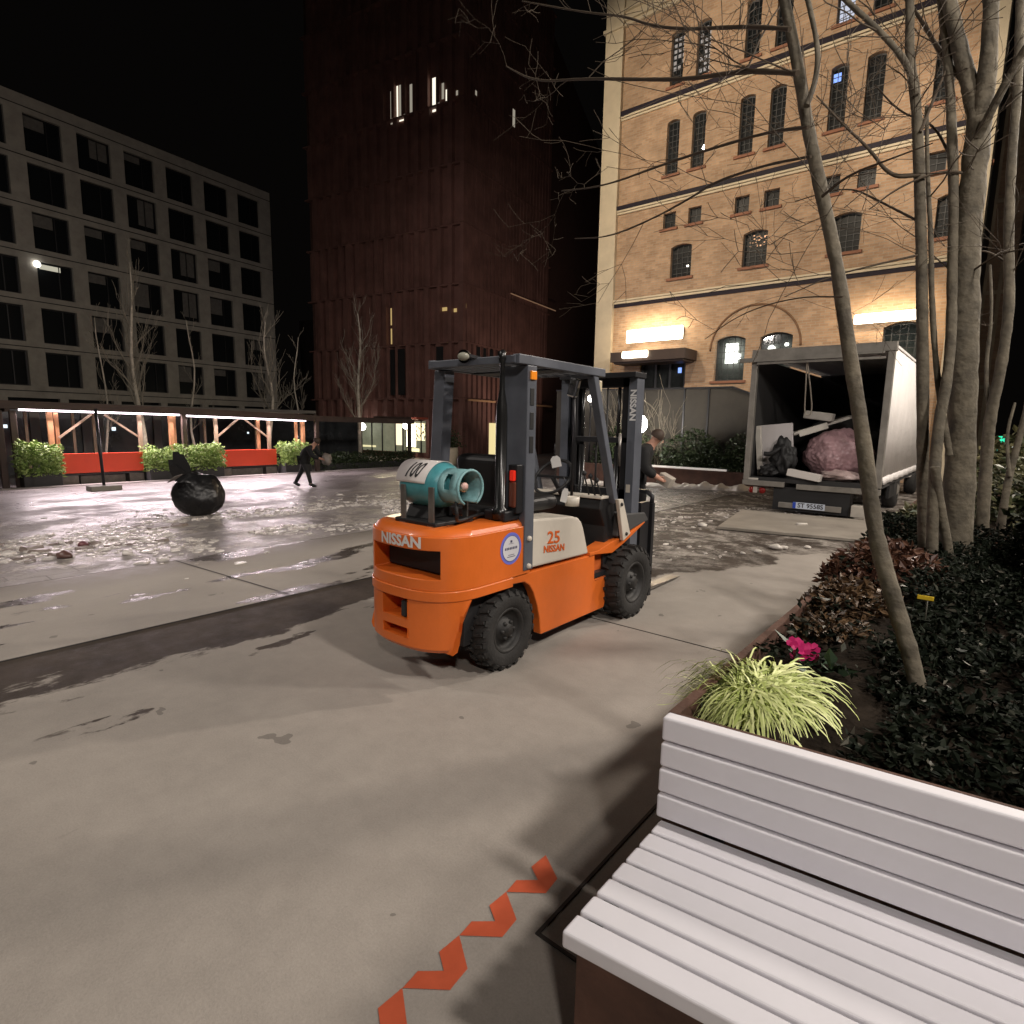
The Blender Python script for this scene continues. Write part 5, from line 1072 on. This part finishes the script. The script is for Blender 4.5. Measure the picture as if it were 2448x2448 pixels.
for x in (TX1-.02, TX0+.35):
    g = MB(); g.lathe([(.2, -.13), (.36, -.12), (.4, -.06), (.4, .06), (.36, .12), (.2, .13), (.001, .1)], (x-.12, TY+2.6, .4), (1, 0, 0), 28); w_ = g.build('wheel', m_rub, lo); g = MB(); g.lathe([(.22, .135), (.15, .10), (.08, .14), (.001, .14)], (x-.12, TY+2.6, .4), (1, 0, 0), 20); g.build('rim', m_alu, w_)
    g = MB(); g.lathe([(.2, -.13), (.36, -.12), (.4, -.06), (.4, .06), (.36, .12), (.2, .13), (.001, .1)], (x-.12, TY+6.3, .4), (1, 0, 0), 28); g.build('wheel', m_rub, lo)
g = MB(); g.prism([(TY+5.7, .45), (TY+7.6, .45), (TY+7.7, 1.4), (TY+7.25, 2.4), (TY+5.75, 2.45)], TX0+.15, TX1-.1, 'X'); g.build('cab', m_wtrk, lo, .06)
g = MB(); g.box((TX1-.05, TY+1.2, .32), (TX1, TY+1.9, .6)); g.build('mudguard', m_black, lo)
# load
def cloth_blob(name, lb, cat, c, r, m, seed, sub=4, amp=.16, zs=1, cr=2.2, flat=None, group=None, solid=0):
    bm = bmesh.new(); bmesh.ops.create_icosphere(bm, subdivisions=sub, radius=1)
    for v in bm.verts:
        d = v.co.normalized(); k = 1+amp*noise.noise(d*cr+Vector((seed, 0, 0)))+amp*.5*abs(noise.noise(d*cr*2.6+Vector((0, seed, 0))))+amp*.22*noise.noise(d*cr*7)
        v.co = Vector((d.x*r[0]*k, d.y*r[1]*k, d.z*r[2]*k))
        if flat is not None and v.co.z < flat: v.co.z = flat+(v.co.z-flat)*.08
    me = bpy.data.meshes.new(name); bm.to_mesh(me); bm.free(); me.materials.append(m)
    for p in me.polygons: p.use_smooth = True
    o = bpy.data.objects.new(name, me); COL.objects.link(o); o.location = c; return tag(o, lb, cat, group)
m_pink = mat('pink plastic film', (.42, .26, .28), .4, 0, var=.35, vscale=5, bump=.8, bscale=9, stain=((.55, .40, .38), 3, .60))
cloth_blob('pink_sack', 'huge crumpled pink plastic sack inside the lorry', 'sack', (-2.46, TY+.85, 1.13), (.60, .52, .50), m_pink, 3, 6, .13, cr=2.0, flat=-.46)
cloth_blob('crumpled_film', 'whitish crumpled film under the pink sack at the lorry edge', 'plastic film', (-2.25, TY+.30, .76), (.36, .18, .10), mat('whitish film', (.5, .38, .36), .35, var=.3, vscale=8, bump=.6, bscale=14), 9, amp=.4, flat=-.09)
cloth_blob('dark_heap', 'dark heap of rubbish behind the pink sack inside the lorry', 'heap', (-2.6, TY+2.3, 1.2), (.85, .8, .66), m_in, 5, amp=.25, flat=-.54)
def board(name, lb, cat, a, b, th_, wd, m, bev=.006, group=None, upv=(0, 0, 1)):
    g = MB(); g.bar(a, b, wd, th_, upv); o = g.build(name, m, None, bev); return tag(o, lb, cat, group)
m_foam = mat('foam white', (.55, .52, .47), .8, var=.12, vscale=5)
o = MB().box((-3.80, TY+.45, .67), (-3.18, TY+.53, 1.72), rot=Matrix.Rotation(R(-6), 3, 'Y')).build('white_panel', mat('white panel', (.55, .52, .52), .6, var=.05), None, .006); tag(o, 'tall white panel standing at the left inside the lorry', 'panel')
o = MB().box((-3.84, TY+.30, .67), (-3.74, TY+.40, 1.68), rot=Matrix.Rotation(R(-7), 3, 'Y')).build('foam_strip', m_foam, None, .006); tag(o, 'narrow upright strip at the left edge of the white panel in the lorry', 'board')
board('foam_block', 'small pale block lying on top of the heap below the hanging strap', 'foam block', (-3.13, TY+.95, 1.93), (-2.60, TY+.95, 1.86), .16, .25, m_foam, .02)
board('wooden_board', 'long pale board slanting upwards over the pink sack', 'board', (-3.30, TY+.75, 1.52), (-2.34, TY+1.35, 1.90), .05, .28, m_foam)
board('wooden_board', 'shorter pale board below the long slanting one in the lorry', 'board', (-3.10, TY+.5, 1.53), (-2.62, TY+.6, 1.71), .12, .12, m_foam)
board('foam_bar', 'thick white bar lying across the lorry edge below the pink sack', 'foam bar', (-3.12, TY+.02, .80), (-2.52, TY-.04, .715), .135, .14, mat('white bar', (.68, .64, .60), .6), .008)
g = MB(); p_ = Vector((-2.95, TY-.02, 2.88)); g.tube(smooth([p_, p_+Vector((-.05, .3, -.45)), p_+Vector((-.11, .6, -.92)), p_+Vector((-.06, .62, -1.0)), p_+Vector((.04, .6, -.92)), p_+Vector((.03, .3, -.45)), p_+Vector((.01, 0, 0))], 2), .014, 6); tag(g.build('hanging_strap', mat('strap', (.42, .38, .32), .7), None), 'pale strap hanging in a long loop from the lorry roof', 'strap')
cloth_blob('black_bundle', 'crumpled black plastic bundle left of the pink sack in the lorry', 'plastic bundle', (-3.30, TY+.28, 1.02), (.20, .17, .36), m_black, 6, amp=.55, flat=-.34, cr=2.8)
g = MB(); g.tube(smooth([Vector((-3.28, TY+.2, 1.30)), Vector((-3.4, TY+.12, 1.20)), Vector((-3.5, TY+.1, 1.12)), Vector((-3.62, TY+.1, 1.13))]), .045, 8); tag(g.build('black_hose', m_black, None), 'short black hose sticking out left of the black bundle', 'hose')
cloth_blob('black_bag', 'small slack black bag lying at the left of the lorry floor', 'bag', (-3.52, TY+.20, .78), (.16, .14, .14), m_black, 8, amp=.5, flat=-.11)
board('floor_batten', 'tiny white batten on the lorry sill at the far left', 'batten', (-3.84, TY-.03, .625), (-3.66, TY-.03, .625), .04, .06, m_foam)
# loading plate on the ground behind the lorry
g = MB(); g.prism([(-3.36, 9.28), (-1.25, 9.72), (-1.55, 11.9), (-3.75, 11.6)], .012, .055, 'Z'); o = g.build('loading_plate', mat('dusty plate', (.30, .27, .23), .6, .2, var=.25, vscale=2, bump=.2), None, .004); tag(o, 'flat grey loading plate on the ground behind the lorry', 'ramp')
k_ = 0
for (x, y, s, lb) in ((-2.20, 8.33, .10, 'largest white ice lump on the path before the loading plate'), (-2.12, 8.42, .07, 'white ice lump touching the largest one before the loading plate'), (-2.31, 7.92, .06, 'small ice lump nearer the camera, left of the largest lump'), (-1.89, 8.71, .06, 'single ice lump on the path right of the largest lump'), (-2.43, 7.7, .04, 'tiny ice lump leftmost of those before the loading plate'), (-3.66, 9.4, .09, 'grey ice lump left of the loading plate corner')):
    o = cloth_blob('ice_lump', lb, 'ice lump', (x, y, s*.3), (s*.8, s*.5, s*.42), mat('ice', (.62, .58, .53), .4), k_+20, 2, .5, flat=-s*.28, group='ice lumps near the lorry'); k_ += 1
g = MB(); g.tube([(-2.45, 10.4, .062), (-2.33, 10.55, .065)], [.03, .02], 5); tag(g.build('paper_scrap', m_foam, None), 'small white scrap lying on the loading plate', 'scrap')
# snow bank along the terrace wall, crushed slush on the square
m_snow = mat('old snow', (.60, .55, .50), .6, var=.2, vscale=5, bump=.6, bscale=10)
g = MB(); nn_ = 150; vs = []
for i in range(nn_+1):
    x = -10.5+5.6*i/nn_; cy = 15.9+.08*(x+5); hh = (.10+.07*noise.noise(Vector((x*3, 0, 0)))+.05*noise.noise(Vector((x*9, 0, 0))))*min(1, (nn_-i)/8, i/8)+.002
    for j in range(9): a = math.pi*j/8; vs.append((x, cy+(.35+.12*noise.noise(Vector((x*4, j*.3, 2))))*math.cos(a), gz(x)-.01+hh*math.sin(a)*1.3))
g.add(vs, [(i*9+j, (i+1)*9+j, (i+1)*9+j+1, i*9+j+1) for i in range(nn_) for j in range(8)], True); tag(g.build('snow_bank', m_snow, None, fix=False), 'low dirty snow bank in front of the terrace bench', 'snow', kind='stuff')
def chunks(name, lb, n, reg, smin, smax, m, seed, hgt=.4):
    rg = random.Random(seed); g = MB()
    while n > 0:
        x, y = reg(rg)
        if noise.noise(Vector((x*.55, y*.55, seed))) < -.05 or (x > -7.8 and rg.random() < .8): continue
        s = rg.uniform(smin, smax)*(.5+rg.random()**3); z = gz(x); a = rg.uniform(0, 3.14); hh = s*hgt*rg.uniform(.4, 1); k = rg.choice((4, 5, 6))
        top = []; bot = []
        for i in range(k): t = 6.283*i/k+a+rg.uniform(-.3, .3); r_ = s*rg.uniform(.6, 1.1); bot.append((x+math.cos(t)*r_, y+math.sin(t)*r_*1.3, z-.005)); top.append((x+math.cos(t)*r_*.8, y+math.sin(t)*r_*1.1, z+hh*rg.uniform(.6, 1.1)))
        g.add(bot+top, [tuple(range(k, 2*k))]+[(i, (i+1) % k, k+(i+1) % k, k+i) for i in range(k)]); n -= 1
    return tag(g.build(name, m, None, fix=False), lb, 'slush', kind='stuff')
m_slush = mat('slush', (.58, .54, .51), .28, var=.35, vscale=7, bump=.4, bscale=14); m_slushd = mat('dirty slush', (.20, .16, .14), .4, var=.4, vscale=6)
chunks('crushed_ice', 'crushed ice and slush strewn over the wet square', 3000, lambda rg: (rg.gauss(-10.0, 1.5), rg.uniform(.0, 9.5)), .014, .065, m_slush, 3, .5)
chunks('ice_crumbs', 'finer ice crumbs in the square beyond the forklift', 900, lambda rg: (rg.uniform(-13, -4.5), rg.uniform(8, 16)), .015, .07, m_slush, 4, .5)
chunks('ice_crumbs', 'ice crumbs and slush between the forklift and the lorry', 450, lambda rg: (rg.uniform(-6, -2.4), rg.uniform(6.5, 15)), .012, .05, m_slush, 6, .5)
chunks('dirty_debris', 'dark dirty debris lying in the slush at the left', 60, lambda rg: (rg.gauss(-10.0, .8), rg.uniform(.5, 4.5)), .04, .13, m_slushd, 5, .5)
for (vx, vy, s, lb, c) in ((157, 1030, .09, 'dark red frozen clod lying at the left among the slush', (.12, .03, .035)), (122, 1052, .12, 'brown clod left of the dark red one in the slush', (.10, .05, .04)), (240, 1047, .08, 'rounded white ice ball at the slush edge left of centre', (.62, .58, .55))):
    p_ = atZ(vx, vy); t_ = (.04*-5-H)/1; d = ray(vx, vy); tt = (.04*5-H)/(d.z-.04*d.x); p_ = Vector((0, 0, H))+d*tt
    cloth_blob('ice_clod', lb, 'ice clod', (p_.x, p_.y, gz(p_.x)+s*.25), (s*.9, s*.7, s*.5), mat('clod', c, .4, var=.3), s*40, 2, .5, flat=-s*.25)
# ------------------------------------------------------------ terrace and stair wall right of centre
m_cw = mat('grey wall concrete', (.055, .048, .038), .85, var=.4, vscale=1, bump=.2)
tr = thing('stair_wall', 'grey concrete stair wall with dark coping below the brick building', 'wall', (-8, 18.3, 0))
g = MB(); k_ = 18.3/17
pr_ = [(-13, -.4), (-5.6, -.4), (-5.6, 2.5), (-6.45, 2.83), (-13, 2.88)]; g.prism(pr_, 18.3, 18.5, 'Y'); g.build('wall', m_cw, tr)
g = MB(); g.bar((-13, 18.4, 2.9), (-6.45, 18.4, 2.86), .3, .05); g.bar((-6.47, 18.4, 2.86), (-5.55, 18.4, 2.52), .3, .05)
for x in (-11.2, -9.6, -8.0, -7.2): g.box((x, 18.27, 0), (x+.05, 18.299, 2.86))
g.build('coping', m_dark, tr); g = MB(); g.box((-13, 18.5, -.4), (-5.6, 22, 2.7)); g.build('terrace_block', m_cw, tr)
tb = thing('terrace_bench', 'long low brown bench wall with a pale top edge before the dark bushes', 'bench', (-8, 17.2, 0))
g = MB(); g.box((-12, 17.0, -.3), (-4.8, 17.4, .36)); g.build('base', m_cort, tb); g = MB(); g.box((-8.6, 16.93, .385), (-6.0, 17.02, .44)); g.build('edge', mat('glowing pale edge', (.75, .72, .68), .5, emit=(1, .93, .85), estr=.25), tb)  # edge glows faintly by itself, standing in for light on the slab
for k, (x, w_, h_) in enumerate(((-9.8, 1.3, 1.5), (-7.3, 1.3, 1.35), (-5.6, 1.1, 1.3))):
    bush('terrace_shrub', ('dark shrub behind the bench wall close to the bright lamp', 'middle dark shrub behind the pale bench edge', 'dark shrub right behind the bench wall next to the lorry')[k], 'shrub', (x, 17.7, .2), w_, .45, h_, 3200, m_hedged, .11, 40+k, 'dark shrubs on the terrace')
g = MB(); rg = random.Random(77); t = thing('bare_shrub', 'leafless grey twiggy shrub in front of the stair wall', 'shrub', (-9.2, 18.0, .2))
for k in range(26): twig(g, Vector((-9.4+rg.gauss(0, .6), 17.9, .3)), Vector((rg.gauss(0, .3), rg.gauss(0, .15), 1)), rg.uniform(1.2, 2.2), .014, 1, rg, .4, .25, 4, .005)
g.build('twigs', mat('grey twig', (.22, .19, .14), .8), t, fix=False)
# far right lights between the trunks
for (vx, vy, s, c, e, lb) in ((1888, 829, .20, (.05, .9, .5), 1.1, 'green lit signal between the right hand stems'), (1884, 851, .09, (.2, .9, .7), 1.3, 'tiny turquoise light below the green signal'), (1912, 845, .12, (.95, 1, .9), .9, 'tiny white light right of the green signal'), (1930, 862, .2, (1, .85, .3), 1.6, 'yellow light at the right edge')):
    p_ = atY(vx, vy, 24); t = thing('distant_light', lb, 'light', (p_.x, p_.y, 0)); g = MB(); g.box(p_-Vector((s/2, .05, s/2)), p_+Vector((s/2, 0, s/2))); g.build('lens', emis('lens', c, e), t, .02); g = MB(); g.tube([(p_.x, p_.y+.05, 0), (p_.x, p_.y+.05, p_.z+s/2)], .04, 6); g.build('pole', m_dark, t)
bush('evergreen_shrub', 'far dim bushes at the right edge below the green signal', 'shrub', (.6, 20, 0), 1.4, 1.4, 1.7, 2200, m_eu, .2, 60)
# ------------------------------------------------------------ rubbish bag on the square
m_bag = mat('black bin bag film', (.010, .010, .011), .35, 0, var=.2, vscale=8, bump=.5, bscale=6)
bc = Vector((-12.35, 5.03, gz(-12.35)+.40))
o = cloth_blob('rubbish_bag', 'big full black bin bag standing on the wet square', 'rubbish bag', bc, (.50, .46, .44), m_bag, 12, 5, .10, cr=1.8, flat=-.38)
g = MB(); b_ = bc+Vector((-.10, -.22, .25)); rg = random.Random(9)
for k in range(9):
    v = Vector((-.12+rg.gauss(0, .05), -.10+rg.gauss(0, .07), .34+rg.random()*.30)); e = Vector((.045, .06, 0)); g.add([b_-e*2, b_+e*2, b_+v*.6+e*2.0, b_+v+e*rg.uniform(.4, 1.6), b_+v-e*rg.uniform(.4, 1.2), b_+v*.6-e*1.6], [(0, 1, 2, 3, 4, 5)])
g.build('tied_neck', m_bag, None, solid=.004, fix=False).parent = None
nk = bpy.data.objects['tied_neck']; nk.parent = o; nk.location = -Vector(o.location)
p_ = bc+Vector((.33, -.30, .30)); g = MB(); g.add([p_+Vector((-.33, -.28, -.02)), p_+Vector((-.05, -.24, .12)), p_+Vector((-.02, -.1, .16)), p_+Vector((-.3, -.15, .02))], [(0, 1, 2, 3)]); sc_ = g.build('paper_patch', mat('torn paper', (.35, .31, .29), .6), None, solid=.004, fix=False); sc_.parent = o; sc_.location = -Vector(o.location)

# ------------------------------------------------------------ people
m_skin = mat('skin', (.50, .27, .19), .55); m_coat = mat('black coat', (.007, .007, .008), .85, var=.2, vscale=8); m_trou = mat('black trousers', (.010, .010, .011), .8); m_hair = mat('dark brown hair', (.05, .03, .02), .7); m_shoe = mat('black shoe', (.01, .01, .01), .5)
def skinned(name, nodes, edges, m, parent, sub=1):
    names = list(nodes); idx = {k: i for i, k in enumerate(names)}; im = wmat(parent).inverted()
    me = bpy.data.meshes.new(name); me.from_pydata([tuple(im@Vector(nodes[k][:3])) for k in names], [(idx[a], idx[b]) for a, b in edges], [])
    o = bpy.data.objects.new(name, me); COL.objects.link(o)
    sk = o.modifiers.new('skin', 'SKIN'); sk.use_smooth_shade = True; o.modifiers.new('sub', 'SUBSURF').levels = sub
    for i, k in enumerate(names): r_ = nodes[k][3]; me.skin_vertices[0].data[i].radius = (r_, r_)
    me.skin_vertices[0].data[0].use_root = True
    dg = bpy.context.evaluated_depsgraph_get(); nm = bpy.data.meshes.new_from_object(o.evaluated_get(dg)); bpy.data.objects.remove(o)
    nm.materials.clear(); nm.materials.append(m); o = bpy.data.objects.new(name, nm); COL.objects.link(o); o.parent = parent; return o
def person(lb, base, rz, J, coat, held=None, coat_len=.0, group=None):
    t = thing('person', lb, 'person', base, rz, group); W_ = wmat(t)
    N_ = {k: tuple(W_@Vector(v[:3]))+(v[3],) for k, v in J.items() if k != 'face'}
    E_ = [('pelvis', 'belly'), ('belly', 'chest'), ('chest', 'neck'), ('neck', 'head'), ('head', 'crown')]
    for s in 'LR': E_ += [('pelvis', 'hip'+s), ('hip'+s, 'knee'+s), ('knee'+s, 'ankle'+s), ('ankle'+s, 'toe'+s), ('chest', 'sh'+s), ('sh'+s, 'elb'+s), ('elb'+s, 'wr'+s), ('wr'+s, 'palm'+s)]
    # fingers
    for s in 'LR':
        w0, p0_ = Vector(N_['wr'+s][:3]), Vector(N_['palm'+s][:3]); d = (p0_-w0).normalized(); a = d.orthogonal().normalized(); b = d.cross(a)
        for i in range(4):
            o_ = a*(.028*(i-1.5)/1.5); l_ = (.065, .08, .075, .055)[i]
            N_['f%d%s' % (i, s)] = (*(p0_+o_+d*l_*.55+b*.006), .009); N_['g%d%s' % (i, s)] = (*(p0_+o_+d*l_+b*.025), .0075); E_ += [('palm'+s, 'f%d%s' % (i, s)), ('f%d%s' % (i, s), 'g%d%s' % (i, s))]
        N_['t'+s] = (*(w0*.4+p0_*.6+a*.05+d*.01), .010); N_['u'+s] = (*(w0*.2+p0_*.8+a*.055+d*.05+b*.02), .009); E_ += [('wr'+s, 't'+s), ('t'+s, 'u'+s)]
    body = skinned('body', N_, E_, m_skin, t)
    hv = (Vector(N_['crown'][:3])-Vector(N_['neck'][:3])).normalized(); hc = Vector(N_['head'][:3]); fwd = (W_.to_3x3()@Vector(J['face'][:3])) if 'face' in J else Vector((0, 1, 0))
    C_ = {k: N_[k][:3]+(N_[k][3]*1.28+.022,) for k in ('pelvis', 'belly', 'chest', 'hipL', 'hipR', 'shL', 'shR', 'elbL', 'elbR', 'wrL', 'wrR')}
    nk_ = N_['neck']; C_['neck'] = nk_[:3]+(nk_[3]*1.15,)
    for s in 'LR':
        h_, k2 = Vector(N_['hip'+s][:3]), Vector(N_['knee'+s][:3]); C_['hem'+s] = (*(h_+(k2-h_)*coat_len), N_['hip'+s][3]*1.25+.02)
    skinned('coat', C_, [('pelvis', 'belly'), ('belly', 'chest'), ('chest', 'neck')]+[x for s in 'LR' for x in (('pelvis', 'hip'+s), ('hip'+s, 'hem'+s), ('chest', 'sh'+s), ('sh'+s, 'elb'+s), ('elb'+s, 'wr'+s))], coat, t)
    T_ = {k: N_[k][:3]+(N_[k][3]*1.18+.008,) for k in ('pelvis', 'hipL', 'hipR', 'kneeL', 'kneeR', 'ankleL', 'ankleR')}
    skinned('trousers', T_, [x for s in 'LR' for x in (('pelvis', 'hip'+s), ('hip'+s, 'knee'+s), ('knee'+s, 'ankle'+s))], m_trou, t)
    for s in 'LR':
        a, b = Vector(N_['ankle'+s][:3]), Vector(N_['toe'+s][:3]); g = MB(); g.tube([a-(b-a)*.35, a*.6+b*.4, b+(b-a)*.15], [.05, .055, .04], 10); g.build('shoe', m_shoe, t)
    g = MB(); c_ = hc+hv*.035-fwd*.022; prof = [(.108*math.sin(math.pi*i/12), -.118*math.cos(math.pi*i/12)) for i in range(5, 13)]; g.lathe([(r_, h_) for r_, h_ in prof], c_, hv, 18); g.build('hair', m_hair, t)
    side = hv.cross(fwd).normalized()
    g = MB(); f0 = hc+fwd*.098-hv*.01; g.add([f0+hv*.03, f0-hv*.03-side*.016, f0-hv*.03+side*.016, f0-hv*.022+fwd*.028], [(0, 1, 3), (0, 3, 2), (1, 2, 3)]); g.build('nose', m_skin, t)
    g = MB()
    for s in (-1, 1): g.lathe([(.001, .012), (.010, .006), (.013, 0)], hc+fwd*.088+side*s*.032+hv*.022, fwd, 8)
    g.build('eye', m_black, t); g = MB(); g.bar(hc+fwd*.092-hv*.055-side*.024, hc+fwd*.092-hv*.055+side*.024, .01, .008); g.build('mouth', mat('lips', (.35, .12, .1), .5), t)
    g = MB()
    for s in (-1, 1): g.lathe([(.001, .018), (.022, .012), (.026, 0)], hc+side*s*.082+hv*.0, side*s, 8)
    g.build('ear', m_skin, t); return t, N_
# local frame: +Y is where the person faces
z0 = gz(-17.0)
J = dict(pelvis=(0, 0, .92, .125), belly=(0, .10, 1.10, .125), chest=(0, .26, 1.25, .13), neck=(0, .38, 1.36, .055), head=(0, .47, 1.44, .088), crown=(0, .53, 1.52, .075), face=(0, .8, -.6),
         hipL=(-.10, 0, .88, .092), kneeL=(-.11, -.16, .48, .06), ankleL=(-.12, -.40, .09, .045), toeL=(-.12, -.27, .03, .04), hipR=(.10, .02, .88, .092), kneeR=(.11, .20, .48, .06), ankleR=(.12, .30, .09, .045), toeR=(.13, .45, .04, .04),
         shL=(-.19, .29, 1.24, .06), elbL=(-.22, .42, 1.0, .045), wrL=(-.16, .62, .94, .032), palmL=(-.13, .70, .92, .032), shR=(.19, .29, 1.24, .06), elbR=(.22, .44, 1.0, .045), wrR=(.14, .64, .93, .032), palmR=(.11, .72, .91, .032))
t, N_ = person('person in black stooping forward as they walk across the wet square', (-17.15, 10.25, z0), R(-62), J, m_coat, coat_len=.55)
hp = (Vector(N_['palmL'][:3])+Vector(N_['palmR'][:3]))/2
cloth_blob('carried_bundle', 'small grey bundle held by the stooping person on the square', 'bundle', hp+Vector((.05, .06, -.02)), (.16, .14, .18), mat('grey bundle', (.22, .19, .17), .6, var=.3), 30, 3, .4)
J2 = dict(pelvis=(0, 0, .88, .13), belly=(0, .05, 1.05, .13), chest=(0, .14, 1.22, .14), neck=(0, .24, 1.36, .058), head=(0, .31, 1.44, .092), crown=(0, .35, 1.54, .08), face=(0, .93, -.35),
          hipL=(-.10, 0, .86, .098), kneeL=(-.11, .12, .48, .065), ankleL=(-.12, .02, .09, .047), toeL=(-.12, .17, .03, .042), hipR=(.10, 0, .86, .098), kneeR=(.13, -.05, .47, .065), ankleR=(.14, -.20, .10, .047), toeR=(.15, -.06, .03, .042),
          shL=(-.21, .15, 1.24, .065), elbL=(-.27, .12, .98, .048), wrL=(-.20, .30, .82, .034), palmL=(-.17, .38, .78, .034), shR=(.21, .15, 1.24, .065), elbR=(.27, .16, .97, .048), wrR=(.20, .34, .84, .034), palmR=(.17, .42, .80, .034))
t, N_ = person('person in dark coat bending forward behind the forklift mast', (-4.50, 8.60, 0), R(-70), J2, m_coat, coat_len=.3)
hp = (Vector(N_['palmL'][:3])+Vector(N_['palmR'][:3]))/2
o = MB().box(hp+Vector((-.02, -.09, -.09)), hp+Vector((.20, .09, .08)), rot=Matrix.Rotation(R(25), 3, 'Y')).build('carried_box', mat('grey white box', (.42, .38, .33), .6, var=.2), None, .01); tag(o, 'small whitish box held by the person behind the forklift mast', 'box')
# out-of-frame street lamp that lights the bench from the right
t = thing('street_lamp', 'tall street lamp right of the bench', 'street lamp', (5.2, .9, 0)); g = MB(); g.tube([(5.2, .9, 0), (5.2, .9, 7.3)], [.08, .05], 12); g.bar((5.2, .9, 7.3), (4.5, .9, 7.35), .06, .06); g.build('pole', m_dark, t); g = MB(); g.box((4.35, .78, 7.30), (4.85, 1.02, 7.38)); g.build('lamp_head', m_dark, t)
